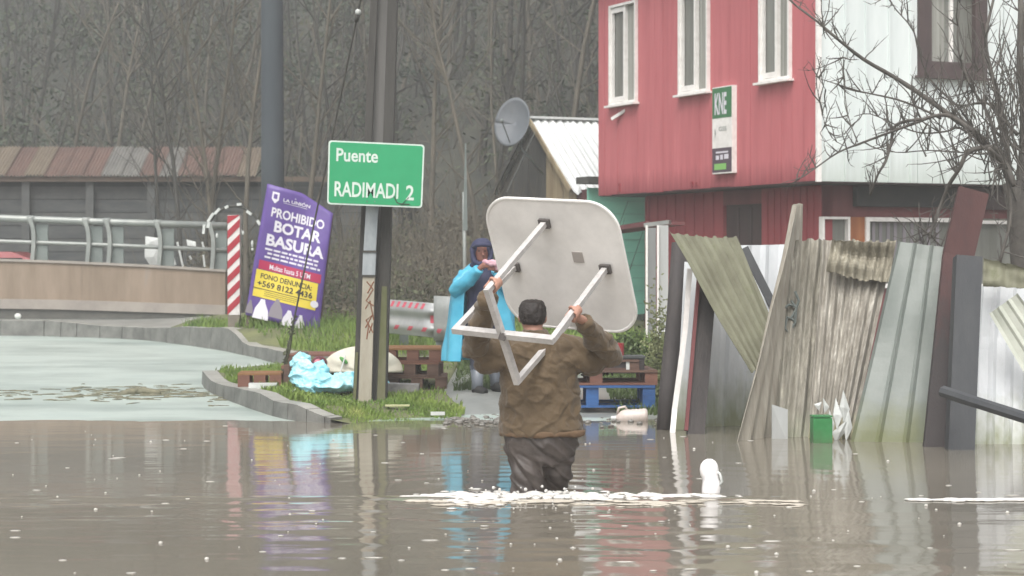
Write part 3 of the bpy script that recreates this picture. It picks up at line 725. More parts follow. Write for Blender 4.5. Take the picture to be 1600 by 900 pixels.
b.tube([a.lerp(c_,.03), a.lerp(c_,.09)+Vector((.015,0,0)), a.lerp(c_,.16)], [.008,.016,.005], 5)
b.obj('creeper', m_bush, t, fix=False)
# second, plain pole
t = thing('utility_pole', P(426, 512, 29.8), 'thick blue-grey utility pole standing behind the purple banner', 'utility pole')
m_bp = mat('blue_grey_concrete', C(66,72,78), C(76,82,86), .8, 1, (2,2,.4), bump=.2)
B().tube([P(428,525,29.8), P(426,250,29.8), P(425,-20,29.8), P(424,-460,29.8)], [.175,.168,.16,.13], 20).obj('shaft', m_bp, t, smooth=True)
B().tube([P(424,-360,29.8)+Vector((-.9,0,0)), P(424,-360,29.8)+Vector((.9,0,0))], .05, 8).obj('crossarm', m_bp, t)
# slim pole left of the satellite dish
t = thing('slim_pole', P(726, 585, 23.5), 'slim galvanised pole rising behind the person in the blue raincoat', 'pole')
B().tube([P(724,590,23.5), P(726,420,23.5), P(725,300,23.5)], .021, 8).obj('shaft', m_rail, t, smooth=True)
B().beam(P(727,360,23.48), P(727.5,224,23.48), .05, .012, up=(0,1,0), w2=.015).obj('blade', m_web, t)

# ---------------------------------------------------------------- purple banner
Yb = 28.6
bl = lambda u, v: .004*math.sin(u*11+v*9)*math.sin(v*6) + .03*math.sin(u*7+v*4) + .05*u*u*math.sin(v*3) - .06*max(0, u+ (1-v)-1.45)*3
pb, pn = quad(P(418,287,Yb), P(522,315,Yb), P(383,492,Yb), P(498,519,Yb), bl)
t = thing('banner', P(441, 512, Yb), 'leaning purple banner reading PROHIBIDO BOTAR BASURA beside the striped marker', 'banner')
m_pur = mat('purple_vinyl', C(92,66,142), C(104,78,156), .45, 3, bump=.3, bscale=6, dist=.02); m_vw = mat('print_white', C(232,228,236), None, .5); m_vr = mat('print_crimson', C(184,34,84), None, .5); m_vy = mat('print_yellow', C(236,212,70), None, .5); m_vk = mat('print_black', C(40,34,40), None, .5); m_vg = mat('print_grey', C(140,132,140), None, .5)
def cut(u): return 0 if u < .52 else (u-.52)/.48*.09
b = B(); b.grid(lambda u, v: pb(u, cut(u)+v*(1-cut(u))), 24, 30, .006, -pn); b.obj('sheet', m_pur, t, smooth=True)
for u in (.02,.985): B().beam(pb(u,.1,-.05), pb(u,1.02,-.05)+Vector((0,0,-.12)), .04, .04, up=(0,1,0)).obj('batten', mat('banner_batten', C(110,96,80), C(92,80,68), .8, 4), t)
b = B(); put_text(b, pb, 'PROHIBIDO', .13, .90, .160, .228, .006, .025); put_text(b, pb, 'BOTAR', .20, .88, .252, .334, .006, .035); put_text(b, pb, 'BASURA', .12, .95, .362, .445, .006, .035)
put_text(b, pb, 'LA UNIÓN', .27, .66, .068, .098, .006, .02)
area(b, pb, .43, .45, .055, .060, .006, 1, 1)
b.add([pb(.07+.03,.045,.006), pb(.205,.045,.006), pb(.205,.10,.006), pb(.155,.13,.006), pb(.10,.10,.006)], [(0,1,2,3,4)])
for k, (u0,u1) in enumerate([(.12,.92),(.16,.88),(.13,.93)]):      # print too small to read
    x = u0
    while x < u1-.03:
        L = R.uniform(.03,.11); area(b, pb, x, min(x+L,u1), .470+k*.030, .484+k*.030, .006, 2, 1); x += L+.018
area(b, pb, .28, .62, .107, .110, .006, 5, 1)
b.obj('white_lettering', m_vw, t, fix=False)
b = B(); area(b, pb, .125, .178, .06, .095, .009, 2, 2); b.obj('crest_centre', m_pur, t, fix=False)
b = B(); area(b, pb, .07, .95, .568, .635, .006, 8, 2); b.obj('crimson_band', m_vr, t, fix=False)
b = B(); put_text(b, pb, 'Multas hasta 5 UTM', .22, .80, .585, .622, .010, .012); b.obj('band_lettering', m_vw, t, fix=False)
b = B(); area(b, pb, .05, .92, .640, .845, .006, 8, 4); b.obj('yellow_panel', m_vy, t, fix=False)
b = B(); put_text(b, pb, 'FONO DENUNCIA:', .12, .84, .663, .702, .010, .018); put_text(b, pb, '+569 8122 4436', .09, .86, .718, .762, .010, .02); area(b, pb, .04, .86, .778, .783, .010, 6, 1)
for k in range(3): area(b, pb, .20, .70-.03*k, .795+.014*k, .798+.014*k, .010, 4, 1)
b.obj('black_lettering', m_vk, t, fix=False)
def disc(fn, cu, cv, ru, rv, off, n=14): return [fn(cu+ru*math.cos(2*math.pi*i/n), cv+rv*math.sin(2*math.pi*i/n), off) for i in range(n)], [tuple(range(n))]
b = B(); b.add(*disc(pb, .90, .80, .055, .027, .011)); b.obj('round_badge', m_vw, t, fix=False)
for cu, cv, ru, rv, mm in ((.20,.93,.11,.075,m_vw),(.40,.90,.10,.07,m_vg),(.58,.95,.09,.06,m_vw),(.74,.965,.07,.06,m_vw),(.04,.93,.05,.05,m_vg)):
    b = B(); b.add([pb(cu-ru,cv+rv,.007+.001*cu), pb(cu-ru*.8,cv,.007+.001*cu), pb(cu-ru*.35,cv-rv*.7,.007+.001*cu), pb(cu-ru*.25,cv-rv,.007+.001*cu), pb(cu+ru*.25,cv-rv,.007+.001*cu), pb(cu+ru*.4,cv-rv*.6,.007+.001*cu), pb(cu+ru*.85,cv+.1*rv,.007+.001*cu), pb(cu+ru,cv+rv,.007+.001*cu)], [tuple(range(8))]); b.obj('printed_sack', mm, t, fix=False)

# ---------------------------------------------------------------- guard rail
t = thing('guard_rail', P(640, 560, 26), 'grey crash barrier with red stripes ending right of the utility pole', 'guard rail')
A0, A1 = P(560, 0, 27.2), P(682, 0, 24.4)
def wb(u, v): # v 0 top..1 bottom
    p = A0.lerp(A1, u); z = lerp(lerp(P(0,464,27.2).z, P(0,474,24.4).z, u), lerp(P(0,516,27.2).z, P(0,528,24.4).z, u), v)
    d = .04*math.cos(v*4*math.pi); return Vector((p.x, p.y-.06+d, z))
b = B(); b.grid(wb, 6, 24, .006, (0,1,0)); b.obj('beam', mat('barrier_steel', C(168,170,170), C(188,190,188), .4, 4, metal=.2), t, smooth=True)
m_rs = mat('barrier_red', C(214,84,104), None, .5)
for i in range(7):
    u0 = .36+i*.075; b = B(); f = lambda u, v: wb(u0+u*.035+(1-v)*.03, .03+v*.16)+Vector((0,-.006,0)); b.grid(f, 2, 4); b.obj('red_mark', m_rs, t, fix=False)
for i in range(4):
    u0 = .48+i*.17; b = B(); f = lambda u, v: wb(u0+u*.05+(1-v)*.03, .72+v*.13)+Vector((0,-.006,0)); b.grid(f, 2, 4); b.obj('red_mark', m_rs, t, fix=False)
b = B(); f = lambda u, v: wb(.93+u*.07, .36+v*.22)+Vector((0,-.006,0)); b.grid(f, 2, 4); b.obj('red_mark', m_rs, t, fix=False)
b = B(); vs = []
for i in range(13):
    a = math.pi*(-.5+i/12); vs.append((i, a))
e0 = A1; w_ = .26
zt, zb = P(0,462,24.4).z, P(0,532,24.4).z; zc = (zt+zb)/2; hh = (zt-zb)/2
b.grid(lambda u, v: Vector((e0.x-.05+w_*math.sin(math.pi*.5*u)*1.0+ .02, e0.y-.08-.10*math.sin(u*3.1), lerp(zb+.01*u, zt-.01*u, v))), 8, 3, .012, (0,1,0))
b.obj('end_terminal', mat('terminal_steel', C(140,144,142), C(160,162,158), .5, 5, bump=.3), t, smooth=True)
for px, yy, ybm in ((631,26.0,552),(688,24.3,585)):
    B().box(((X_(px,yy)), yy+.06, (P(0,505,yy).z+P(0,ybm,yy).z)/2), (.11,.09,P(0,505,yy).z-P(0,ybm,yy).z)).obj('post', m_web, t)

# ---------------------------------------------------------------- pallets and heap on the island
m_wd = mat('dark_wet_wood', C(84,62,54), C(112,86,72), .75, 4, (.6,3,3), bump=.4, bscale=30)
m_wd2 = mat('red_brown_wood', C(110,72,60), C(134,92,74), .75, 4, (.6,3,3), bump=.4); m_wd3 = mat('ochre_wood', C(150,106,62), C(128,92,58), .75, 4, (.6,3,3), bump=.4)
m_blue = mat('blue_paint_wood', C(34,72,122), C(48,98,158), .6, 5, (.6,3,3), bump=.3)
def pallet(loc, rz, L, W, Hh, m, mtop, label, group, nt_=6, name='pallet', cat='pallet'):
    loc = Vector(loc); t = thing(name, loc, label, cat, group); t.rotation_euler.z = rz
    org = ORG[t.name]; th = .02
    def bx_(nm, c, sz, mm): B().box(org+Vector(c), sz).obj(nm, mm, t)
    for i in range(nt_): y = -W/2+.05+i*(W-.1)/(nt_-1); bx_('top_slat', (0,y,Hh-th/2+R.uniform(-.001,.001)), (L,(W-.1)/(nt_-1)*.72,th), mtop)
    for y in (-W/2+.05, 0, W/2-.05):
        for x in (-L/2+.06, 0, L/2-.06): bx_('block', (x,y,Hh/2), (.12,.09,Hh-2*th-.002), m)
        bx_('bottom_slat', (0,y,th/2), (L,.09,th), m)
    return t
G1 = 'wooden pallets stacked right of the utility pole'
def gz(x, y): return hgt(x, y)
px0 = P(646, 0, 21.3)
z = .125
pallet((X_(650,21.2), 21.6, z), .02, .62, .8, .155, m_wd, m_wd, 'bottom pallet of the stack right of the utility pole', G1); z += .157
pallet((X_(642,21.2), 21.6, z), -.03, .60, .8, .145, m_wd, m_wd2, 'middle pallet of the stack right of the utility pole', G1); z += .147
pallet((X_(643,21.2), 21.6, z), .03, .58, .8, .145, m_wd2, m_wd3, 'top ochre pallet of the stack right of the utility pole', G1)
G2 = 'wooden pallets under the umbrella'
z = .19
pallet((X_(535,22), 22.2, z), .05, 1.05, .8, .145, m_wd, m_wd, 'lower pallet of the pile behind the blue plastic bundle', G2); z += .147
pallet((X_(530,22), 22.2, z), -.04, 1.05, .8, .145, m_wd, m_wd2, 'upper reddish pallet of the pile behind the blue plastic bundle', G2)
pallet((X_(406,20.9), 21.0, .19), .06, .44, .5, .15, m_wd2, m_wd3, 'small low wooden crate at the left end of the heap', None, 4, 'low_crate', 'crate')
# white carton inside low crate front
B().box(P(411,604,20.6), (.28,.12,.07), .05).obj('carton', m_wh, label='white carton lying against the small low crate', cat='carton', origin=P(411,604,20.6))
t = thing('plank_stack', P(455, 620, 20.7), 'dark upright plank box between the low crate and the blue plastic bundle', 'box')
for k in range(3): B().box(P(448+k*9, 594, 20.75+.02*k), (.055,.05,.30)).obj('board', m_wd, t)
B().box(P(458, 573, 20.9), (.22,.2,.03)).obj('lid_board', m_wd2, t)
t = thing('grey_block', P(625, 630, 20.3), 'grey concrete block leaning beside the foot of the utility pole', 'block')
B().box(P(625,612,20.3)+Vector((0,.1,0)), (.37,.25,.15), Matrix.Rotation(.03,3,'Y')).obj('slab', mat('grey_block', C(112,110,108), C(150,148,144), .8, 7, bump=.5), t)
B().box(P(628,628,20.3)+Vector((0,.1,0)), (.35,.22,.07), Matrix.Rotation(.05,3,'Y')).obj('base_board', m_bark2, t)
B().box((X_(621,19.4),19.4,hgt(X_(621,19.4),19.4)+.035), (.23,.05,.015), .05).obj('pale_batten', mat('pale_wood', C(205,205,160), C(190,190,140), .7), label='pale yellow batten lying on the grass below the grey block', cat='batten', origin=(X_(621,19.4),19.4,.1))
B().box((X_(684,19.0),19.0,max(.03,hgt(X_(684,19.0),19.0))+.03), (.13,.05,.03), .1).obj('white_scrap', m_wh, label='small white scrap at the grass edge right of the pale batten', cat='litter', origin=(X_(684,19),19,.05))
# blue plastic bundle
m_cy = mat('cyan_plastic', C(140,208,220), C(178,226,234), .35, 4, bump=.6, bscale=22, dist=.02, c3=C(212,240,244), spec=.6, k=1)
b = B()
for px, py, yy, rx, ry, rz in ((478,585,20.55,.16,.14,.15),(470,565,20.6,.10,.1,.09),(495,600,20.45,.22,.15,.12),(530,602,20.45,.24,.16,.09),(572,600,20.45,.22,.16,.09),(480,614,20.3,.09,.08,.10),(545,590,20.6,.2,.14,.07),(498,575,20.6,.10,.1,.07),(590,608,20.4,.10,.1,.06)):
    b.ball(P(px,py,yy), (rx,ry,rz), 14, 9)
o = b.obj('plastic_bundle', m_cy, label='crumpled cyan plastic sheet heaped on the grass left of the pole', cat='plastic sheet', origin=P(510,620,20.5))
def crump(p, n_):
    q = Vector((p.x*6+p.z*3, p.y*6, p.z*9)); r1 = 1-abs(noise.noise(q))*2; r2 = 1-abs(noise.noise(q*2.3))*2
    r3 = 1-abs(noise.noise(q*5.1))*2.4
    return .036*r1*abs(r1) + .016*r2 + .004*r3 - .03
remesh(o, .008, 4, crump)
for k, (a, b_, c_, d, nm) in enumerate([(462,608,446,620,'left'),(468,611,458,623,'right')]):
    B().tube([P(a,b_,20.2), P(c_,d,20.15)], .008, 6).obj('white_stick', m_wh, label='thin white stick poking out at the foot of the cyan plastic, %s of the pair' % nm, cat='stick', origin=P(c_,d,20.15))
# umbrella
t = thing('umbrella', P(560, 590, 21.0), 'cream umbrella with a green patch lying behind the utility pole', 'umbrella')
m_um = mat('cream_canopy', C(226,222,204), C(208,200,180), .6, 4, bump=.3)
cU = P(566,580,21.1)
def umb(u, v):
    a = lerp(math.pi*1.02, -.05, u); r_ = v; x = .42*math.cos(a)*math.sin(r_*1.4)/math.sin(1.4)
    zz = .26*math.sin(a)*r_; return cU + Vector((x-.0, -.14*math.cos(r_*1.5)-.02*math.cos(u*math.pi*8)*r_, zz+.0))
b = B(); b.grid(umb, 24, 8, .004, (0,1,0)); b.obj('canopy', m_um, t, smooth=True)
B().ball(P(537,563,20.965), (.055,.008,.022), 12, 6, Matrix.Rotation(.7,3,'Y')).obj('green_patch', mat('green_print', C(96,170,84), None, .6), t, smooth=True)
B().tube([P(540,555,20.98), P(529,590,20.85)], .008, 6).obj('shaft', m_wh, t)
for k in range(4): B().tube([P(548+k*14,560,21.05), P(585+k*4,592,21.0)], .004, 4).obj('rib', m_bark2, t)
t = thing('helmet', P(499, 572, 21.0), 'small pink and dark red helmet between the cyan plastic and the umbrella', 'helmet')
B().ball(P(499,567,20.9), (.085,.08,.07), 14, 8).obj('shell', mat('dark_red', C(110,42,54), C(90,36,46), .4, 8), t, smooth=True)
B().ball(P(497,567,20.84), (.045,.045,.038), 12, 8).obj('visor', mat('pink_plastic', C(224,150,160), C(200,110,124), .4, 14), t, smooth=True)
B().box(P(473,556,21.4), (.12,.1,.07), .1).obj('dark_box', m_dk, label='small dark grey box on the pile above the cyan plastic', cat='box', origin=P(473,560,21.4))

# ---------------------------------------------------------------- right heap: blue pallet etc.
G3 = 'pallets in the heap behind the wading man'
bx0 = X_(926,19.5)
pallet((bx0, 20.0, .075), .0, 1.2, .9, .21, m_blue, m_blue, 'blue painted pallet at the bottom of the heap behind the wading man', G3)
pallet((bx0+.02, 20.05, .288), .04, 1.18, .9, .14, m_wd2, m_wd, 'brown pallet lying on the blue pallet', G3)
pallet((bx0-.05, 20.1, .43), -.05, 1.05, .9, .10, m_wd, m_wd, 'thin dark pallet topmost in the heap behind the wading man', G3)
t = thing('tool_box', P(975, 585, 19.9), 'black box with a white label on top of the pallets behind the man', 'box')
B().box(P(978,570,19.8), (.34,.3,.15)).obj('body', mat('black_plastic', C(52,46,48), C(62,56,56), .5, 5), t); B().box(P(982,571,19.64), (.045,.012,.08)).obj('white_label', m_wh, t); B().box(P(978,557,19.8), (.36,.32,.02)).obj('lid', m_dk, t)
t = thing('red_tin', P(965, 556, 19.8), 'red tin with a pale label standing on the black box', 'tin')
B().tube([P(965,557,19.8), P(965,536,19.8)], .062, 16).obj('can', mat('red_tin_paint', C(170,52,58), C(150,44,50), .4, 6), t, smooth=False)
B().ball(P(964,548,19.75), (.032,.02,.03), 10, 6).obj('pale_label', m_wh, t, smooth=True)
b = B()
for i in range(26): b.ball(P(R.uniform(905,960), R.uniform(570,586), 19.75), (R.uniform(.01,.05),.03,R.uniform(.01,.025)), 6, 4)
b.obj('scrap_bits', mat('scrap_bits', C(104,96,88), C(72,64,60), .7, 15), kind='stuff')
def leafy(px, py, yy, w_, h_, n_, m, label, name='shrub', size=.03, stem=True):
    c = P(px,py,yy); t = thing(name, c-Vector((0,0,h_/2)), label, 'shrub')
    b = B()
    for i in range(n_):
        u = Vector((R.gauss(0,.45), R.gauss(0,.3), R.gauss(0,.45))); p = c + Vector((u.x*w_, u.y*w_, u.z*h_))
        a = Vector((R.gauss(0,1),R.gauss(0,1),R.gauss(0,1))).normalized()*size; d = a.cross(Vector((.3,1,.2))).normalized()*size*.45
        b.add([p-a,p+d,p+a,p-d], [(0,1,2,3)])
    b.obj('foliage', m, t, fix=False)
    b = B()
    for i in range(5): b.tube([c+Vector((R.gauss(0,w_*.1),0,-h_*.75)), c+Vector((R.gauss(0,w_*.3),0,h_*.3))], [.008,.003], 4)
    b.obj('stem', m_bark2, t)
leafy(985,548,21.5,.28,.22,700,m_grass2,'small green shrub behind the red tin')
leafy(1028,585,20.9,.14,.75,1800,mat('creeper_green', C(104,112,70), C(134,138,96), .7, 3, c3=C(150,150,124)),'grey-green creeper below the white porch panels','creeper',.022)
# ribbed jugs
def jug(c, axis_, L, r, label, m):
    t = thing('plastic_jug', c, label, 'jug'); d = Vector(axis_).normalized(); pts = []; rad = []
    prof2 = [(0,.7),(.03,.95),(.1,1),(.15,.93),(.2,1),(.25,.93),(.3,1),(.35,.93),(.4,1),(.45,.93),(.5,1),(.62,1),(.72,.85),(.82,.45),(.86,.28)]
    for s_, rr in prof2: pts.append(c+d*(L*s_)); rad.append(r*rr)
    B().tube(pts, rad, 16).obj('body', m, t, smooth=True)
    B().tube([c+d*(L*.86), c+d*L], r*.30, 12).obj('cap', m_wh, t, smooth=False)
    B().tube([c+d*L*.55+Vector((0,0,r*.9)), c+d*L*.62+Vector((0,-.01,r*1.35)), c+d*L*.78+Vector((0,-.01,r*1.25)), c+d*L*.83+Vector((0,0,r*.5))], .011, 8).obj('handle', m, t, smooth=True)
    return t
m_jug = mat('jug_plastic', C(226,214,206), C(205,190,180), .4, 8)
jug(P(1012,652,18.9)+Vector((0,0,.01)), (-1,0,-.06), .34, .075, 'ribbed translucent jug lying at the water edge below the blue pallet', m_jug)
# floating jug upright
t = thing('floating_jug', P(1109, 768, 13.0), 'white plastic jug floating upright in the open water right of the man', 'jug')
c = P(1109,770,13.0); c.z = -.02
B().loft([(c+Vector((.004,0,-.03)),.05,.05),(c+Vector((.006,0,.0)),.058,.056),(c+Vector((.010,0,.05)),.060,.058),(c+Vector((.010,0,.085)),.056,.055),(c+Vector((.004,0,.108)),.052,.052),(c+Vector((-.002,0,.13)),.058,.056),(c+Vector((-.004,0,.165)),.060,.058),(c+Vector((-.004,0,.195)),.054,.052),(c+Vector((-.003,0,.218)),.038,.037),(c+Vector((-.002,0,.230)),.016,.016)], 22).obj('body', mat('bright_white_plastic', C(248,246,246), C(236,232,230), .4, 14, k=1.0), t, smooth=True)
B().tube([c+Vector((.05,-.02,.05)), c+Vector((.075,-.03,.09)), c+Vector((.06,-.03,.14)), c+Vector((.04,-.02,.155))], .009, 8).obj('handle', m_wh, t, smooth=True)

# ---------------------------------------------------------------- the red and white building
u_ = Vector((-1460, 3200, 0)).normalized(); v_ = Vector((3200, 1460, 0)).normalized()
C0 = Vector(((1275-800)/F*28.5, 28.5, 0))
def tface(px, org, d):   # distance along d from org where the ray of px meets it
    k = (px-800)/F; return (k*org.y-org.x)/(d.x-k*d.y)
def zat(py, y): return H+(HOR-py)/F*y
ZF, ZR = 2.6, 6.3
t = thing('corner_house', C0, 'two-storey house with red boarding on its side and white boarding on its front', 'house')
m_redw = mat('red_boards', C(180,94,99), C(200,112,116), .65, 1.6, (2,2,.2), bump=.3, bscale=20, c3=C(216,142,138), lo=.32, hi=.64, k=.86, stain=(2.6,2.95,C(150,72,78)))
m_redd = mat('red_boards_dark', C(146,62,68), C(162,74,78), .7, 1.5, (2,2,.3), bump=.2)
m_mar = mat('maroon_wall', C(112,60,62), C(126,70,70), .75, 1.5, (2,2,.3), bump=.2)
m_wb = mat('white_boards', C(206,214,212), C(224,230,228), .5, 1.0, (2,2,.3), k=.95, bump=.12, c3=C(206,214,216), lo=.3, hi=.6, stain=(2.6,3.1,C(190,198,192)))
m_wf = mat('window_white', C(232,229,225), C(214,210,205), .5, 8, k=1.0)
m_brn = mat('brown_window_frame', C(72,58,58), C(86,70,68), .6, 4, (1,1,.4))
m_pane = mat('window_glass', C(112,112,104), C(138,140,134), .25, 1.2, (3,3,.4), spec=.35); m_cur = mat('curtain', C(176,176,168), C(128,128,120), .8, 3, (8,8,.1))
TL_ = tface(936, C0, u_); y_end = (C0+u_*TL_).y
WV = 4.6
def bx(name, c, along, Lx, Ty, Hz, m, par, **k):
    rot = Matrix((( along.x, -along.y, 0), (along.y, along.x, 0), (0,0,1)))
    return B().box(c, (Lx, Ty, Hz), rot).obj(name, m, par, **k)
# core volumes
cen = C0+u_*(TL_/2)+v_*(WV/2)
bx('upper_core', Vector((cen.x,cen.y,(ZF+ZR)/2+.02)), u_, TL_-.10, WV-.10, ZR-ZF-.04, m_mar, t)
bx('underside', Vector((cen.x,cen.y,ZF+.005)), u_, TL_-.02, WV-.02, .05, m_brn, t)
# windows on the red side: (px left, px right, sill py at left, top py)
wins = []
for pl, pr, ys_, in ((955.5,997.5,162), (1064,1110,147), (1190,1238,125)):
    ta, tb = tface(pr, C0, u_), tface(pl, C0, u_); ym = (C0+u_*((ta+tb)/2)).y
    wins.append((ta, tb, zat((ys_), ym), 5.74))
zs = sum(w_[2] for w_ in wins)/3
wins = [(a, b_, zs, 5.74) for a, b_, _, _ in wins]
edges = [0]; cur = 0
brk = sorted([w_[0] for w_ in wins]+[w_[1] for w_ in wins]+[TL_])
while cur < TL_-1e-3:
    nxt = min([e for e in brk if e > cur+1e-3]); k = max(1, round((nxt-cur)/.27)); st = (nxt-cur)/k
    for i in range(k): edges.append(cur+st*(i+1))
    cur = nxt
for a, b_ in zip(edges, edges[1:]):
    mid = (a+b_)/2; spans = [(ZF+R.uniform(-.015,.01), ZR)]
    for (wa, wb_, z0_, z1_) in wins:
        if wa-1e-3 <= mid <= wb_+1e-3: spans = [(ZF, z0_), (z1_, ZR)]
    for z0_, z1_ in spans:
        p = C0+u_*mid; d = R.uniform(.008,.018)
        bx('red_board', Vector((p.x,p.y,(z0_+z1_)/2)) + v_*(.025-d), u_, b_-a-.005, .04, z1_-z0_, m_redw, t)
def window(org, along, inward, a, b_, z0_, z1_, fm, par, fw=.042, sill=True, split=.45, cur=True, label=None):
    """frame with panes; parts of the building"""
    f = B(); Lx = b_-a; rot = Matrix(((along.x,-along.y,0),(along.y,along.x,0),(0,0,1)))
    c = lambda s_, z, dd: Vector((org.x,org.y,0))+along*s_+inward*dd+Vector((0,0,z))
    f.box(c(a+fw/2,(z0_+z1_)/2,-.01), (fw,.10,z1_-z0_), rot); f.box(c(b_-fw/2,(z0_+z1_)/2,-.01), (fw,.10,z1_-z0_), rot)
    f.box(c((a+b_)/2,z0_+fw/2,-.01), (Lx-2*fw,.096,fw), rot); f.box(c((a+b_)/2,z1_-fw/2,-.01), (Lx-2*fw,.096,fw), rot)
    if split: f.box(c(lerp(a,b_,split),(z0_+z1_)/2,.0), (fw*.8,.07,z1_-z0_-2*fw), rot)
    fo = f.obj('window', fm, par, label=label)
    B().box(c((a+b_)/2,(z0_+z1_)/2,.035), (Lx-2*fw,.01,z1_-z0_-2*fw), rot).obj('pane', m_pane, fo)
    if cur: B().box(c(lerp(a,b_,.25),(z0_+z1_)/2,.026), (Lx*.32,.006,z1_-z0_-2*fw-.02), rot).obj('curtain', m_cur, fo)
    if split:
        s0 = lerp(a,b_,split); g_ = B()
        for s_ in (s0+.03, b_-fw-.02): g_.box(c(s_+.0,(z0_+z1_)/2,-.005), (.04,.05,z1_-z0_-2*fw-.004), rot)
        for z in (z0_+fw+.05, z1_-fw-.05): g_.box(c((s0+b_-fw)/2,z,-.007), (b_-fw-s0-.05,.045,.08), rot)
        g_.obj('sash', fm, fo)
    if sill: B().box(c((a+b_)/2,z0_-.02,-.05), (Lx+.10,.14,.035), rot).obj('sill', fm, fo)
    return fo
for i, (a, b_, z0_, z1_) in enumerate(wins): window(C0, u_, v_, a, b_, z0_, z1_, m_wf, t)
# white front boards
brown = (tface(1433, C0, v_), tface(1539, C0, v_)); yw = (C0+v_*brown[0]).y
zb0, zb1 = zat(118, yw), zat(-40, yw)
edges = [tface(px, C0, v_) for px in (1277,1320,1352,1388,1422,1433)]; 
e = brown[1]; ee = [e]
while e < WV: e += .33; ee.append(min(e, WV))
allb = list(zip(edges, edges[1:])) + [(lerp(*brown,k/3), lerp(*brown,(k+1)/3)) for k in range(3)] + list(zip(ee, ee[1:]))
for a, b_ in allb:
    mid = (a+b_)/2; spans = [(ZF, ZR)]
    if brown[0] <= mid <= brown[1]: spans = [(ZF, zb0), (zb1, ZR)]
    for z0_, z1_ in spans:
        p = C0+v_*mid; bx('white_board', Vector((p.x,p.y,(z0_+z1_)/2))+u_*(.02-R.uniform(.004,.012)), v_, b_-a-.014, .04, z1_-z0_, m_wb, t)
for a, _ in allb[1:5]:
    p = C0+v_*a; bx('cover_strip', Vector((p.x,p.y,(ZF+ZR)/2))-u_*.022, v_, .03, .03, ZR-ZF, m_wb, t)
bx('corner_trim', Vector((C0.x,C0.y,(ZF+ZR)/2))-u_*.02+v_*.03, v_, .07, .05, ZR-ZF+.02, m_wf, t)
window(C0, v_, u_, brown[0], brown[1], zb0, zb1, m_brn, t, fw=.21, sill=True, split=0)
p = C0+v_*lerp(*brown,.5); bx('mullion', Vector((p.x,p.y,(zb0+zb1)/2))+u_*.01, v_, .05,.04,zb1-zb0-.42, m_wf, t)
# roof
rf = B(); ov = .35
c1, c2, c3_, c4 = C0-u_*ov-v_*ov, C0+v_*(WV+ov)-u_*ov, C0+v_*(WV+ov)+u_*(TL_+ov), C0-v_*ov+u_*(TL_+ov)
r1, r2 = C0+v_*(WV/2)-u_*ov, C0+v_*(WV/2)+u_*(TL_+ov)
m_rfs = mat('corrugated_zinc', C(176,180,180), C(200,202,200), .4, 2, metal=.3)
for s_, (a, b_) in enumerate(((c1,c4),(c2,c3_))):
    rf.grid(lambda u, v, a=a, b_=b_: (a.lerp(b_,u)+Vector((0,0,ZR))).lerp(r1.lerp(r2,u)+Vector((0,0,ZR+1.3)), v)+Vector((0,0,.02*math.cos(u*math.pi*80))), 160, 1, .01, (0,0,1))
rf.obj('roof', m_rfs, t)
rf = B(); rf.add([C0+Vector((0,0,ZR))+u_*.05, C0+v_*WV+Vector((0,0,ZR))+u_*.05, C0+v_*(WV/2)+Vector((0,0,ZR+1.2))+u_*.05, C0+Vector((0,0,ZR))+u_*.09, C0+v_*WV+Vector((0,0,ZR))+u_*.09, C0+v_*(WV/2)+Vector((0,0,ZR+1.2))+u_*.09],[(0,1,2),(5,4,3),(0,3,4,1),(1,4,5,2),(2,5,3,0)]); rf.obj('gable', m_wb, t)
# ground floor
a_, b__ = .40, .50
Gc = C0+v_*a_+u_*b__
gl = tface(1010, C0+v_*a_, u_)
d0, d1 = tface(1190, C0+v_*a_, u_), tface(1130, C0+v_*a_, u_); tt = tface(1316, C0+v_*a_, u_)
def gwall(s0, s1, z0_, z1_, m, name='lower_red_wall', off=0):
    p = C0+v_*(a_+.1+off)+u_*((s0+s1)/2); return bx(name, Vector((p.x,p.y,(z0_+z1_)/2)), u_, s1-s0, .2, z1_-z0_, m, t)
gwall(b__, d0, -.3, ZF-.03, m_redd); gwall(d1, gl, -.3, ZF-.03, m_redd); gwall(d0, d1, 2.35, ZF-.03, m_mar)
gwall(d0, d1, -.3, 2.35, mat('dark_door', C(66,50,50), C(80,60,58), .7, 2, (2,2,.4)), 'door', .06)
st = (d1-d0)/3
for k in range(1,3): p = C0+v_*(a_+.05)+u_*(d0+st*k); bx('door_batten', Vector((p.x,p.y,1.2)), u_, .03,.02,2.2, m_brn, t)
s_ = b__
for k in range(1,9):
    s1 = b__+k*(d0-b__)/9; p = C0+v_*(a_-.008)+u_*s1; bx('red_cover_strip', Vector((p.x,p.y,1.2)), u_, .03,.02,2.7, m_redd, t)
k = 0; s1 = d1
while s1 < gl-.05:
    s1 += .3; p = C0+v_*(a_-.008)+u_*min(s1, gl); bx('red_cover_strip', Vector((p.x,p.y,1.2)), u_, .03,.02,2.7, m_redd, t)
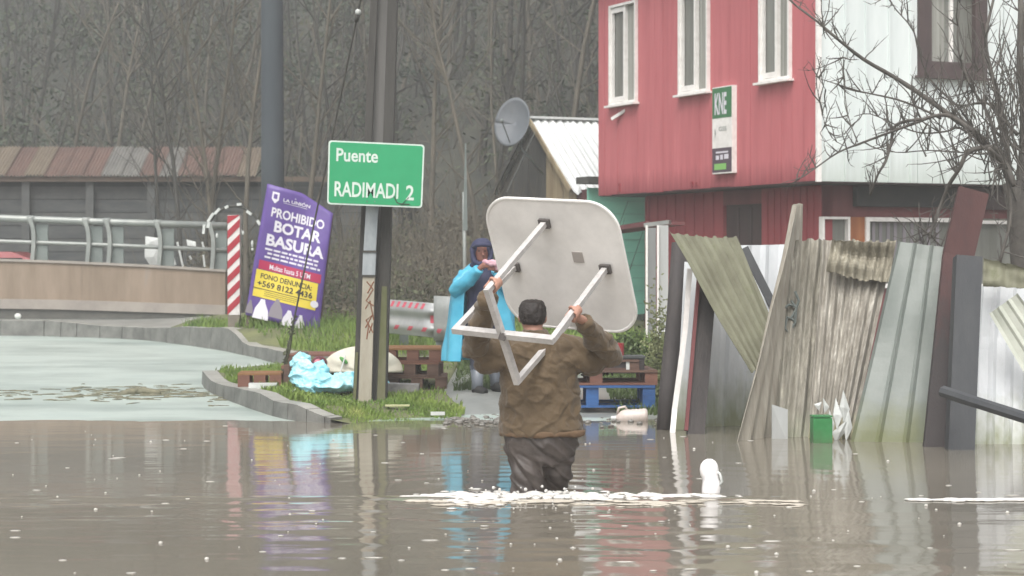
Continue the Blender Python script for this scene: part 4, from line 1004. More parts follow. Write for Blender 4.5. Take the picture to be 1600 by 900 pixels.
# front wall below the white boards
def fpos(px): return tface(px, C0+u_*b__, v_)
FO = C0+u_*b__
def fwall(pa, pb_, z0_, z1_, m, name, dd=0, th=.12):
    s0, s1 = (fpos(pa), fpos(pb_)); p = FO+v_*((s0+s1)/2)+u_*(.06+dd); return bx(name, Vector((p.x,p.y,(z0_+z1_)/2)), v_, s1-s0, th, z1_-z0_, m, t)
ztf = zat(339, 29.3)
fwall(1284, 1332, ztf, ZF-.03, m_mar, 'lower_front_wall'); fwall(1332, 1640, ztf, ZF-.03, m_mar, 'front_header')
fwall(1284, 1640, -.3, 1.1, m_mar, 'lower_front_wall')
fwall(1500, 1640, ZF-.35, ZF-.04, m_brn, 'beam', -.12, .1); fwall(1332, 1500, ZF-.33, ZF-.04, mat('overhang_shade', C(44,44,44), C(56,54,52), .8), 'beam', -.12, .1)  # darker bar is the shaded void under the overhang, put in as colour
fwall(1326, 1350, 1.1, ztf, mat('orange_wood', C(176,112,66), C(156,94,56), .7, 3, (3,3,.3), bump=.2), 'wood_panel', -.02)
window(FO, v_, u_, fpos(1282), fpos(1325), 1.1, ztf, m_wf, t, .035, False, 0, False)
window(FO, v_, u_, fpos(1350), fpos(1492), 1.1, ztf, m_wf, t, .06, False, 0, False)
window(FO, v_, u_, fpos(1494), fpos(1585), 1.1, ztf-.03, m_wf, t, .05, False, 0, False)
for px in (1366,1377,1389,1400,1414,1426,1440,1452,1466): 
    s_ = fpos(px); p = FO+v_*s_+u_*.02; bx('curtain_fold', Vector((p.x,p.y,(1.15+ztf)/2)), v_, .055,.012,ztf-1.3, mat('curtain_mauve', C(150,144,148), C(130,124,130), .8, 5, (8,8,.2)), t)
# broken bracket & marks on the red wall
s_ = tface(967, C0, u_); p = C0+u_*s_-v_*.02
B().beam(P(956,186,p.y), P(978,172,p.y-.2), .03, .05).obj('loose_bracket', m_wf, t)
for px, py, hh in ((969,293,13),(1083,288,8),(1089,287,5)):
    s_ = tface(px, C0, u_); q = C0+u_*s_; B().box(Vector((q.x,q.y,zat(py,q.y)))-v_*.02, (.05,.03,hh/F*q.y), Matrix.Rotation(math.atan2(u_.y,u_.x),3,'Z')).obj('rust_mark', m_redd, t)
# shop light box
ta, tb = tface(1152, C0, u_), tface(1121, C0, u_)
th_ = .09; Fo = C0-v_*th_
pos = lambda s_, z, dd=0: Vector((C0.x,C0.y,z))+u_*s_-v_*(th_+dd)
ymid = (C0+u_*ta).y
zt0, zt1 = zat(133, ymid), zat(270, ymid)
t2 = thing('shop_sign', pos((ta+tb)/2, zt1), 'upright green and white light box sign mounted on the red wall', 'sign')
bx('case', Vector((0,0,(zt0+zt1)/2))+Vector((C0.x,C0.y,0))+u_*((ta+tb)/2)-v_*(th_/2), u_, tb-ta, th_, zt0-zt1, m_wf, t2)
TLq, TRq, BLq, BRq = pos(tb, zt0), pos(ta, zt0), pos(tb, zt1), pos(ta, zt1)
def sq(u, v, off=0): return TLq.lerp(TRq,u).lerp(BLq.lerp(BRq,u),v) - v_*off
m_sg = mat('sign_green', C(62,120,78), C(70,130,86), .4, 3); m_sp = mat('sign_plum', C(88,72,84), None, .5); m_slg = mat('sign_light_green', C(140,200,110), None, .5)
b = B(); area(b, sq, .01,.985,.012,.36,.003,1,1); b.obj('green_field', m_sg, t2, fix=False)
b = B(); area(b, sq, .01,.985,.705,.985,.003,1,1); b.obj('plum_field', m_sp, t2, fix=False)
b = B(); area(b, sq, .12,.72,.885,.955,.006,1,1); b.obj('light_green_bar', m_slg, t2, fix=False)
b = B(); put_text(b, sq, 'KNE', .14,.74,.07,.31,.006,.03); area(b, sq, .2,.82,.745,.765,.006,1,1); area(b, sq, .2,.36,.79,.84,.006,1,1); area(b, sq, .42,.56,.785,.84,.006,1,1); area(b, sq, .62,.84,.78,.835,.006,1,1); b.obj('white_lettering', m_vw, t2, fix=False)
b = B(); put_text(b, sq, 'GSS', .34,.74,.46,.51,.004,.01); b.add([sq(.14,.47,.004),sq(.2,.53,.004),sq(.14,.6,.004)],[(0,1,2)]); b.obj('grey_lettering', mat('sign_grey', C(150,156,150), None, .5), t2, fix=False)

# ---------------------------------------------------------------- hut with white corrugated roof
t = thing('wooden_hut', P(850, 430, 32.5), 'small wooden hut with a white corrugated roof left of the red wall', 'hut')
A = P(835, 187, 37.6); wr = 1.72; ze = H+(HOR-296)/F*36.1; A0 = Vector((A.x, A.y, 0)); zA = A.z
fe = A0-u_*wr; be = A0+u_*wr; L_ = 3.6
m_wr = mat('white_zinc', C(224,228,226), C(236,238,236), .4, 2)
sheets = 5
for k in range(sheets):
    s0, s1 = L_*k/sheets, L_*(k+1)/sheets+.04
    f = lambda u, v: (A0+v_*lerp(s0,s1,u)).lerp(fe-u_*.12+v_*lerp(s0,s1,u), v) + Vector((0,0,lerp(zA,ze-.08,v)+.025*math.cos(u*2*math.pi*5)+.004*k)) - v_*.1
    B().grid(f, 40, 1, .008, (0,0,1)).obj('roof_sheet', m_wr, t)
B().grid(lambda u, v: (A0+v_*lerp(-.1,L_,u)).lerp(be+v_*lerp(-.1,L_,u), v)+Vector((0,0,lerp(zA,ze,v))), 2, 1, .02, (0,0,1)).obj('back_roof', m_wr, t)
B().beam(A0-v_*.12+Vector((0,0,zA+.04)), A0+v_*L_+Vector((0,0,zA+.04)), .16, .04).obj('ridge_cap', m_wr, t)
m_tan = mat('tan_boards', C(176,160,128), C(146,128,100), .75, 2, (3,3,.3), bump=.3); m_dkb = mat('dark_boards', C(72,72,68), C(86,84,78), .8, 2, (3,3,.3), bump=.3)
nb = 14
for k in range(nb):
    s0, s1 = -wr+2*wr*k/nb, -wr+2*wr*(k+1)/nb
    top = lambda s_: zA-.06-(abs(s_)/wr)*(zA-ze)
    a, b_ = A0+u_*s0, A0+u_*(s1-.012); d = R.uniform(0,.012); off = -v_*d
    vs = [Vector((a.x,a.y,.3)), Vector((b_.x,b_.y,.3)), Vector((b_.x,b_.y,top(s1-.012))), Vector((a.x,a.y,top(s0)))]
    if s0 < 0 < s1: vs.insert(3, Vector((A0.x, A0.y, zA-.06)))
    vs = [p+off for p in vs]; n_ = len(vs); b = B(); b.add(vs+[p+v_*.03 for p in vs], [tuple(range(n_)), tuple(range(2*n_-1,n_-1,-1))]+[(i,(i+1)%n_,(i+1)%n_+n_,i+n_) for i in range(n_)])
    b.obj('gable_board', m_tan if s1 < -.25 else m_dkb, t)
bgp = A0+v_*(L_/2+.1); rot = Matrix.Rotation(math.atan2(v_.y,v_.x),3,'Z'); B().box(Vector((bgp.x,bgp.y,1.4)), (L_-.1, 2*wr-.1, 2.2), rot).obj('walls', m_dkb, t)
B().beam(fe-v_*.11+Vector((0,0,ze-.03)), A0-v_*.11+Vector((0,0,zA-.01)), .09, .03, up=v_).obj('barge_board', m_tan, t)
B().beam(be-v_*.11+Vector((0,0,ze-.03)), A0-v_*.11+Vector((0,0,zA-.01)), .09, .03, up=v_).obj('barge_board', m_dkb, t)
# satellite dish
t = thing('satellite_dish', P(842, 262, 37.0), 'grey satellite dish on a bracket at the hut gable', 'satellite dish')
ctr = P(805,194,36.8); ax1 = Vector((-.45,-.85,.28)).normalized(); e1 = ax1.cross(Vector((0,0,1))).normalized(); e2 = e1.cross(ax1)
f = lambda u, v: ctr + e1*(.35*v*math.cos(u*2*math.pi)) + e2*(.46*v*math.sin(u*2*math.pi)) + ax1*(.12*v*v)
m_dish = mat('dish_grey', C(96,102,108), C(108,112,116), .6, 3)
B().grid(f, 32, 8, .012, ax1).obj('reflector', m_dish, t, smooth=True)
B().tube([P(848,272,37.1), P(815,232,36.9), ctr-ax1*.02], .025, 8).obj('mast', m_web, t, smooth=True)
B().tube([ctr+e2*-.38+ax1*.1, ctr+ax1*.5+e2*-.12], .012, 6).obj('feed_arm', m_web, t)
B().ball(ctr+ax1*.5+e2*-.12, .04, 8, 6).obj('feed_horn', m_web, t, smooth=True)
B().tube([P(836,207,37.3), P(792,300,37.8)], .015, 6).obj('stay', m_rail, t)

# mint house behind
t = thing('mint_house', P(975, 540, 36), 'mint green boarded wall showing beneath the red upper storey', 'house')
m_mint = mat('mint_boards', C(138,214,188), C(152,224,198), .6, 2, (.5,.5,2), bump=.2, k=1.0)
mo = P(935, 412, 35.7)
rotv = Matrix(((v_.x,-v_.y,0),(v_.y,v_.x,0),(0,0,1)))
for k in range(11):
    z = .3+k*.225; B().box(Vector((mo.x+.9, mo.y+.45, z+.11))+v_*.3-u_*(.01*(k%2)), (3.0,.04,.222), rotv).obj('mint_board', m_mint, t)
B().box(Vector((mo.x+.9, mo.y+.45, 2.9))+v_*.3, (3.2,.5,.12), rotv).obj('eaves', m_dkb, t)
B().box(Vector((mo.x+.9, mo.y+.45, 1.5))+v_*.3+u_*1.5, (2.9,2.8,2.5), rotv).obj('core', m_mar, t)
t = thing('porch_roof', P(1000, 350, 31), 'narrow maroon porch roof running from the mint wall to the white panels', 'porch roof')
B().beam(P(945,363,33.5), P(1046,349,30.6), .5, .05).obj('roof_board', m_mar, t); B().beam(P(962,358,32.9), P(1012,350,31.0), .05, .09).obj('fascia', m_mar, t)
B().beam(P(1008,352,30.5), P(1047,347,30.4), .2, .06).obj('grey_flashing', m_pave, t)
m_gp = mat('grey_white_panel', C(176,178,176), C(196,198,196), .5, 2, (2,2,.3)); m_gp2 = mat('mid_grey_panel', C(140,142,142), C(156,158,156), .5, 2, (2,2,.3))
t = thing('porch_panel', P(1017,545,29.6), 'mid grey upright panel under the porch roof, left of its lighter twin', 'panel')
B().beam(P(1018,548,29.6), P(1018,356,29.6), .13, .03, up=(0,1,0)).obj('panel', m_gp2, t); B().beam(P(1010.5,552,29.55), P(1010.5,352,29.55), .03, .04, up=(0,1,0)).obj('edge_trim', m_wf, t)
t = thing('porch_panel', P(1035,545,29.5), 'light grey upright panel under the porch roof, beside the dark fence post', 'panel')
B().beam(P(1036,528,29.5), P(1036,352,29.5), .15, .03, up=(0,1,0)).obj('panel', m_gp, t); B().beam(P(1028,532,29.45), P(1028,352,29.45), .028, .04, up=(0,1,0)).obj('edge_trim', m_wf, t)
for k in range(4): B().ball(P(1033+4*(k%2),512+k*8,29.4), (.05,.04,.05), 8, 6).obj('knot', m_gp, t, smooth=True)

# ---------------------------------------------------------------- the broken sheet fence
def corr(TL, TR, BL, BR, ribs, amp, nv=14, trap=False, warp=.01, ragged=0, seed=0, nu=None):
    """corrugated sheet between four corners, ribs run TL->BL"""
    nrm = (TR-TL).cross(BL-TL).normalized()
    if nrm.y > 0: nrm = -nrm
    rr = random.Random(seed); rag = [rr.uniform(-1,1) for _ in range(200)]
    nu = nu or ribs*8
    def f(u, v):
        a = u*ribs*2*math.pi; h = math.cos(a)
        if trap: h = max(-1, min(1, h*trap-(trap-1.05)))
        vv = v
        if ragged and v == 0: vv = v + ragged*rag[int(u*nu/3)]*.5+ragged*.5
        if ragged and v == 1: vv = v - ragged*abs(rag[int(u*nu/3)+80])
        p = TL.lerp(TR,u).lerp(BL.lerp(BR,u),vv)
        wv = noise.noise(Vector((u*2.2+seed, v*2.6, seed*1.7)))*warp*3
        return p + nrm*(h*amp + wv)
    b = B(); b.grid(f, nu, nv, .003, nrm*-1); return b
GS = 'sheets of the broken roadside fence'
m_moss = mat('mossy_sheet', C(104,102,82), C(128,128,106), .7, 2.2, (2,2,.5), bump=.2, c3=C(98,104,62), lo=.35, hi=.6)
m_weath = mat('weathered_sheet', C(134,128,117), C(174,169,158), .7, 5, (3,3,.12), bump=.3, c3=C(232,228,216), lo=.36, hi=.6, k=.85, stain=(.0,.25,C(176,172,134)))
m_weath2 = mat('weathered_sheet_dark', C(126,122,110), C(162,157,144), .7, 6, (3,3,.14), bump=.3, c3=C(206,202,186), lo=.36, hi=.62, k=.85, stain=(.0,.3,C(156,158,138)))
m_green = mat('green_grey_sheet', C(118,126,120), C(138,144,138), .5, 1.6, (1,1,.8), bump=.15, c3=C(124,130,110), lo=.35, hi=.62, stain=(.05,.4,C(116,120,84)))
m_pal = mat('pale_ribbed_sheet', C(160,152,138), C(190,184,170), .6, 4, (4,4,.3), bump=.2, metal=.1)
m_wsh = mat('white_zinc_sheet', C(206,210,212), C(224,226,228), .45, 2.5, (2,2,.6), bump=.2, c3=C(184,188,176), lo=.35, hi=.66, k=.92, stain=(.05,.55,C(140,144,116)))
def sheet(lab, mtl, *a, name='metal_sheet', **k):
    o = corr(*a, **k).obj(name, mtl, label=lab, cat='metal sheet', group=GS, origin=(a[2]+a[3])/2, smooth=False); return o
sheet('mossy olive sheet torn loose and hanging diagonally in front of the red wall', m_moss, P(1043,363,17.6), P(1148,369,17.9), P(1172,584,17.0), P(1232,560,17.4), 7, .011, trap=3, warp=.012, ragged=.01, seed=1)
sheet('pale narrow ribbed sheet leaning edge-on, its pointed tip above the fence', m_pal, P(1243,322,17.2), P(1252,318,17.9), P(1150,690,16.7), P(1236,690,17.5), 5, .02, warp=.01, seed=2)
sheet('weathered grey-brown corrugated sheet at the left of the wide broken pair', m_weath2, P(1234,373,17.62), P(1292,374,17.65), P(1208,694,17.1), P(1262,694,17.15), 4, .016, warp=.02, ragged=.012, seed=3)
sheet('widest weathered corrugated sheet, streaked with flaking white', m_weath, P(1286,374,17.55), P(1398,378,17.5), P(1262,694,17.05), P(1330,694,17.0), 8, .017, warp=.03, ragged=.012, seed=4)
sheet('bent strip of weathered sheet hanging over the top of the widest sheet', mat('weathered_flap', C(126,120,104), C(168,162,144), .7, 6, (4,4,.3), bump=.3, c3=C(216,212,196), lo=.36, hi=.6), P(1300,374,17.42), P(1400,377,17.35), P(1290,428,17.35), P(1388,446,17.25), 7, .017, warp=.03, ragged=.10, seed=5)
sheet('smooth green-grey sheet leaning left beside the maroon post', m_green, P(1404,376,17.2), P(1482,386,17.1), P(1328,696,16.7), P(1458,698,16.6), 3, .010, trap=9, warp=.015, seed=6)
sheet('white upright sheet standing behind the diagonal mossy sheet', m_wsh, P(1112,384,18.3), P(1224,382,18.5), P(1098,672,18.2), P(1215,672,18.4), 4, .012, trap=3, warp=.008, seed=7)
sheet('shiny white sheet at the right edge behind the lower rail', m_wsh, P(1531,447,16.9), P(1660,452,16.9), P(1518,720,16.4), P(1660,720,16.4), 5, .014, trap=3, warp=.02, ragged=.004, seed=8)
sheet('mossy strip of sheet along the top of the white sheet at the right edge', m_moss, P(1537,403,16.7), P(1660,430,16.5), P(1536,449,16.65), P(1660,452,16.45), 5, .012, warp=.015, ragged=.05, seed=9)
sheet('pale diagonal sheet leaning across the white sheet at the right edge', mat('cream_sheet', C(188,192,178), C(206,208,196), .5, 3, bump=.2), P(1546,490,16.5), P(1590,458,16.4), P(1640,650,16.2), P(1700,610,16.2), 3, .008, trap=3, warp=.006, seed=10)
GP = 'posts of the broken roadside fence'
def fpost(lab, m, pts, w_, th, name='fence_post', cat='fence post', m2=None, w2=None):
    b = B()
    for a, c_ in zip(pts, pts[1:]): b.beam(P(*a), P(*c_)+(P(*c_)-P(*a)).normalized()*.004, w_, th, up=(0,1,0), w2=w2)
    return b.obj(name, m, label=lab, cat=cat, group=GP, origin=P(*pts[-1]))
m_dp = mat('tarred_post', C(58,53,53), C(76,70,68), .7, 3, (3,3,.4), bump=.4); m_mp = mat('maroon_post', C(72,44,43), C(86,53,50), .75, 2, (3,3,.4), bump=.3, c3=C(70,48,48), stain=(.8,1.5,C(58,52,52))); m_gp3 = mat('grey_post', C(62,64,68), C(76,78,80), .6, 2, (2,2,.4), bump=.3)
b = B(); b.tube([P(1062,380,18.2), P(1056,500,18.1), P(1045,600,18.0), P(1037,680,17.9)], [.075,.09,.085,.07], 9).obj('fence_post', m_dp, smooth=True, label='crooked dark round post at the left end of the fence', cat='fence post', group=GP, origin=P(1037,672,17.9))
fpost('thin white metal strip standing beside the crooked dark post', m_wf, [(1078,420,17.8),(1070,520,17.75),(1054,640,17.7),(1050,684,17.6)], .045, .03, 'metal_strip', 'metal strip')
fpost('white upright board between the thin strip and the dark maroon post', m_wsh, [(1080,410,18.1),(1066,672,17.9)], .12, .02, 'white_board', 'board')
fpost('dark maroon square post under the diagonal mossy sheet', m_dp, [(1107,420,17.85),(1086,684,17.5)], .145, .14)
fpost('red painted edge board beside the dark maroon post', m_mar, [(1092,430,17.74),(1072,672,17.45)], .03, .05, 'edge_board', 'board')
fpost('short dark pole leaning behind the diagonal mossy sheet', m_gp3, [(1163,388,18.1),(1200,462,18.0),(1230,530,17.9)], .07, .07, 'leaning_pole', 'pole')
fpost('tall maroon post leaning against the red house view, tallest of the fence', m_mp, [(1521,298,16.9),(1497,400,16.8),(1466,712,16.2)], .25, .06, w2=None)
fpost('dark grey square post in front of the tall maroon post', m_gp3, [(1512,402,16.3),(1499,712,16.0)], .205, .14)
b = B(); b.tube([P(1474,612,15.75), P(1530,630,15.4), P(1650,668,14.8)], [.048,.045,.045], 8).obj('fence_rail', m_gp3, smooth=False, label='dark pole sloping down to the right edge in front of the grey post', cat='rail', origin=P(1474,612,15.75))
for k, pl in enumerate([[(1242,455),(1248,470),(1243,485),(1236,497)],[(1236,470),(1244,482),(1242,505),(1232,520),(1226,512),(1230,495),(1240,500)],[(1225,482),(1233,476),(1243,478)]]):
    B().tube([P(a,c_,17.42) for a,c_ in pl], .012, 5).obj('graffiti_stroke', m_web, label='%s stroke of the greenish scrawl on the left weathered sheet' % ('upper','looped lower','short crossing')[k], cat='graffiti', origin=P(*pl[0],17.4))
t = thing('green_crate', P(1283,690,16.6), 'green plastic container half sunk at the foot of the weathered sheets', 'container')
m_gpl = mat('green_plastic', C(46,126,66), C(64,144,84), .5, 9, stain=(-.05,.10,C(84,104,70))); B().box(P(1283,670,16.6)+Vector((0,0,-.03)), (.155,.14,.24), .05).obj('body', m_gpl, t); B().box(P(1283,650,16.6)+Vector((0,0,.0)), (.158,.145,.014), .05).obj('rim', mat('green_rim', C(52,128,72), C(70,140,86), .5, 6), t)
scr = [[(1296,640),(1304,662),(1300,684),(1294,668)],[(1306,622),(1316,650),(1308,672),(1302,648)],[(1318,610),(1328,640),(1318,660),(1312,636)],[(1300,676),(1322,658),(1324,672),(1306,692)],[(1326,640),(1332,668),(1322,690),(1318,664)],[(1286,622),(1296,636),(1288,646)],[(1272,632),(1284,628),(1280,642)]]
labs = ['curled','longest hanging','highest','folded lowest','right-hand','small pointed','leftmost tiny']
for q_, lb in zip(scr, labs): scrap(q_, 16.85, '%s white plastic shred caught at the foot of the weathered sheets' % lb, 'plastic_shred', 'plastic shred', group='white plastic shreds on the fence')
scrap([(1206,632),(1231,640),(1231,692),(1206,692)], 16.95, 'pale grey plastic board standing in the water at the foot of the weathered sheets', 'plastic_board', 'board', m_gp)

# ---------------------------------------------------------------- bare tree at the right
t = thing('bare_fruit_tree', P(1604, 640, 20), 'leafless dark tree with spreading twigs at the right edge in front of the white boards', 'tree')
m_tb = mat('dark_tree_bark', C(80,76,72), C(104,99,92), .85, 6, bump=.5, bscale=40)
b = B(); Yt = 20.0; rr = random.Random(12)
b.tube([P(1606,690,Yt), P(1602,520,Yt), P(1594,410,Yt), P(1590,330,Yt), P(1580,285,Yt)], [.11,.10,.095,.10,.09], 10)
b.obj('trunk', m_tb, t, smooth=True)
b = B(); tws = B()
mains = [([(1585,300),(1570,262),(1540,225),(1515,200),(1487,182),(1450,155),(1400,122),(1350,93),(1310,62),(1275,32),(1238,4),(1225,-12)], .07, .006, 20.0),
 ([(1520,205),(1487,182),(1460,181),(1430,192),(1395,205),(1350,222),(1310,238),(1275,262),(1245,282)], .035, .005, 19.7),
 ([(1470,185),(1440,170),(1400,155),(1345,143),(1310,132),(1280,123)], .02, .004, 19.9),
 ([(1585,290),(1560,235),(1530,232),(1510,240),(1500,262),(1482,290),(1470,320),(1458,350),(1452,372)], .045, .012, 19.4),
 ([(1455,362),(1444,368),(1430,380)], .010, .003, 19.4), ([(1454,366),(1462,376),(1474,388)], .010, .003, 19.4), ([(1453,370),(1448,384),(1443,392)], .010, .003, 19.4),
 ([(1440,186),(1400,195),(1392,225),(1384,252),(1372,272),(1360,305)], .025, .010, 19.6),
 ([(1590,320),(1598,250),(1600,180),(1594,100),(1596,20),(1592,-40)], .07, .03, 20.2),
 ([(1580,290),(1572,220),(1560,150),(1548,110),(1540,60),(1552,0),(1558,-30)], .05, .012, 20.4),
 ([(1560,240),(1545,180),(1520,140),(1505,110),(1496,60),(1500,5)], .03, .006, 20.1),
 ([(1535,225),(1500,200),(1480,205),(1440,208),(1400,195),(1360,178),(1335,182)], .02, .004, 20.2),
 ([(1530,220),(1500,170),(1450,120),(1428,50),(1400,15),(1385,-10)], .022, .004, 20.3),
 ([(1320,228),(1300,215),(1285,180),(1275,120),(1290,140)], .006, .003, 19.7),
 ([(1545,232),(1570,262),(1580,330),(1570,380),(1562,410)], .03, .015, 19.3),
 ([(1340,222),(1325,180),(1318,120),(1318,80)], .010, .003, 19.6),
 ([(1600,240),(1575,225),(1545,240),(1500,238),(1450,235),(1400,238),(1370,225)], .02, .004, 19.8),
 ([(1590,210),(1560,180),(1540,160),(1500,165),(1470,150)], .03, .006, 20.1)]
for pl, r0, r1_, yy in mains:
    r0 *= .68
    n_ = len(pl); ptsb = crv([P(a, c_, yy+.12*math.sin(i*1.3)+.25*i/n_) for i, (a, c_) in enumerate(pl)], 3); k = len(ptsb)
    b.tube(ptsb, [lerp(r0, r1_, (i/(k-1))**.8)*rr.uniform(.9,1.12) for i in range(k)], 7)
    cnt = int(k*1.3)
    for j in range(cnt):
        i = rr.randint(2 if k > 6 else 0, k-1); p = ptsb[i]; L = rr.uniform(.08,.55)*(1.15 if p.x > 4.1 else .75)
        d = Vector((rr.gauss(-.1,.6), rr.gauss(0,.4), rr.choice([1,1,1,-.5])*rr.uniform(.4,1.3))).normalized(); cc = [p]
        for s_ in range(4): d = (d+Vector((rr.gauss(0,.16),rr.gauss(0,.12),.10))).normalized(); cc.append(cc[-1]+d*L/4)
        tws.tube(cc, [.008,.0065,.005,.004,.002], 4, cap=False)
        for s_ in range(3):
            q = cc[rr.randint(1,4)]; e = (d+Vector((rr.gauss(0,.8),rr.gauss(0,.5),rr.gauss(0,.7)))).normalized(); tws.tube([q,q+e*rr.uniform(.03,.14)], [.004,.0015], 3, cap=False)
b.obj('limbs', m_tb, t, smooth=True)
for i in range(190):
    p = P(min(1640, rr.gauss(1580,48)), rr.uniform(90,320), 20+rr.gauss(0,.4)); d = Vector((rr.gauss(-.1,.35),rr.gauss(0,.3),1)).normalized(); L = rr.uniform(.3,.8); cc = [p]
    for s_ in range(4): d = (d+Vector((rr.gauss(0,.14),rr.gauss(0,.1),0))).normalized(); cc.append(cc[-1]+d*L/4)
    tws.tube(cc, [.009,.007,.006,.004,.002], 4, cap=False)
tws.obj('twigs', m_tb, t, fix=False, smooth=True)

# ---------------------------------------------------------------- people
m_skin = mat('skin', C(186,138,118), C(196,148,128), .55, 8); m_hair = mat('dark_hair', C(38,32,30), C(52,44,40), .6, 30, bump=.6, bscale=120)
m_jack = mat('olive_brown_jacket', C(90,73,50), C(108,89,63), .8, 5, bump=.35, bscale=60, sheen=.2)
m_trs = mat('wet_grey_trousers', C(64,56,52), C(92,82,76), .5, 5, bump=.3, bscale=50)
def hand(b, c, d, n, wrist, s=1.0, rb=.018):
    """hand gripping a bar: bar direction d, palm on side n, wrist point"""
    d = d.normalized(); n = (n-d*n.dot(d)).normalized(); sd_ = d.cross(n).normalized()
    pc = c + n*(rb+.016)*1.0
    b.ball(pc, (.001,.001,.001))
    rot = Matrix((d, sd_, n)).transposed()
    b.box(pc, (.082*s,.078*s,.028*s), rot)
    b.tube([wrist, wrist.lerp(pc,.6), pc], [.028,.027,.030], 10)
    for i, (o_, ln) in enumerate(((-.031,.86),(-.0105,1.0),(.0105,.95),(.031,.78))):
        arc_ = []; r_ = rb+.012
        for k in range(7):
            a = math.radians(10+ (205*ln)*k/6); arc_.append(c + d*(o_*s*1.08) + n*(r_*math.cos(a)) + sd_*(r_*1.15*math.sin(a)+.004))
        b.tube(arc_, [.0105,.0105,.010,.0098,.0092,.0088,.0075], 8)
    r_ = rb+.012; th = []
    for k in range(5):
        a = math.radians(-20-150*k/4); th.append(c - d*(.040*s-.010*k) + n*(r_*math.cos(a)) + sd_*(r_*1.1*math.sin(a)))
    b.tube(th, [.013,.0125,.012,.011,.009], 8)
# table geometry first (the man grips it)
Tc = P(876, 415.5, 13.0); e1 = Vector((.80,-.458,-.05)); e2 = Vector((.19,.42,-.80)); e1.normalize(); e2 = (e2-e1*e2.dot(e1)).normalized(); nT = -(e1.cross(e2)).normalized()
if nT.y > 0: nT = -nT
SD = .478
def tp(a, c_, o=0): return Tc + e1*(a*SD) + e2*(c_*SD) + nT*o       # a,c in -1..1
tab = thing('square_table', Tc, 'white square table with rounded corners carried upside down by the wading man', 'table')
def rsq(o, s=1.0, r_=.42, n_=9):
    out_ = []
    for ca, cc, a0 in ((1,-1,-90),(1,1,0),(-1,1,90),(-1,-1,180)):
        for i in range(n_+1):
            a = math.radians(a0+90*i/n_); out_.append(tp(s*(ca*(1-r_)+r_*math.cos(a)), s*(cc*(1-r_)+r_*math.sin(a)), o))
    return out_
lay = [rsq(-.022,.985), rsq(-.018), rsq(-.002), rsq(.0,.99), rsq(.0,.975), rsq(-.004,.965)]
b = B(); n_ = len(lay[0]); vs = sum(lay, []); fs = [(k*n_+i, k*n_+(i+1)%n_, (k+1)*n_+(i+1)%n_, (k+1)*n_+i) for k in range(len(lay)-1) for i in range(n_)]
fs += [tuple(range(n_))[::-1], tuple((len(lay)-1)*n_+i for i in range(n_))]; b.add(vs, fs)
m_tt = mat('table_white', C(216,213,209), C(242,239,235), .4, 2.2, bump=.08, c3=C(230,229,230), lo=.35, hi=.65, k=1.0)
b.obj('tabletop', m_tt, tab)
m_leg = mat('leg_enamel', C(188,184,181), C(216,212,209), .4, 14, metal=.1, k=.85); m_rbr = mat('dark_bracket', C(110,104,100), C(84,78,76), .6, 20)
def solve(px, py):   # table plane coords of a pixel
    r_ = Vector(((px-800)/F, 1, (HOR-py)/F)); o_ = Vector((0,0,H)); k = (Tc-o_).dot(nT)/r_.dot(nT); q = o_+r_*k-Tc; return q.dot(e1)/SD, q.dot(e2)/SD
def onray(px, py, yy): return P(px, py, yy)
att = {k: Tc+e1*(solve(*v)[0]*SD)+e2*(solve(*v)[1]*SD) for k, v in dict(A=(852,348), B=(805,416), C=(947,419), D=(899,490)).items()}
LL = .80
tips = {}
for k, (px, py) in dict(A=(762,454), B=(712,515), C=(863,531), D=(808,596)).items():
    # the point on the leg's ray nearest to the leg direction
    p0 = att[k]; best = None
    for i in range(60):
        L = .6+.3*i/59; q = p0+nT*L; qx = q.x/q.y*F+800; qy = HOR-(q.z-H)/q.y*F; e_ = (qx-px)**2+(qy-py)**2
        if best is None or e_ < best[0]: best = (e_, q)
    tips[k] = P(px, py, best[1].y)
def bar(name, a, b_, w_=.036): return B().beam(a, b_, w_, w_*.9, up=nT.cross(e1)).obj(name, m_leg, tab)
for k in 'ABCD':
    bar('leg', att[k]+nT*.01, tips[k]); 
    B().box(att[k]+nT*.012, (.075,.06,.022), Matrix((e1,e2,nT)).transposed()).obj('bracket', m_rbr, tab)
d_ = (tips['D']-tips['A']).normalized(); bar('crossbar', tips['A']-d_*.015, tips['D']+d_*.015, .040)
d_ = (tips['C']-tips['B']).normalized(); B().beam(tips['B']-d_*.015-nT*.0, tips['C']+d_*.015, .036, .05, up=nT).obj('crossbar', m_leg, tab)
mid_ = (tips['A']+tips['D'])/2; B().box(mid_-Vector((0,.012,0)), (.045,.05,.045), Matrix.Rotation(.3,3,'Y')).obj('crossing_plate', m_rbr, tab)
a_t, c_t = solve(903,402); B().box(Tc+e1*(a_t*SD)+e2*(c_t*SD)+nT*-.002, (.075,.075,.006), Matrix((e1,e2,nT)).transposed()).obj('paper_tag', mat('tag_grey', C(186,178,172), None, .6), tab)

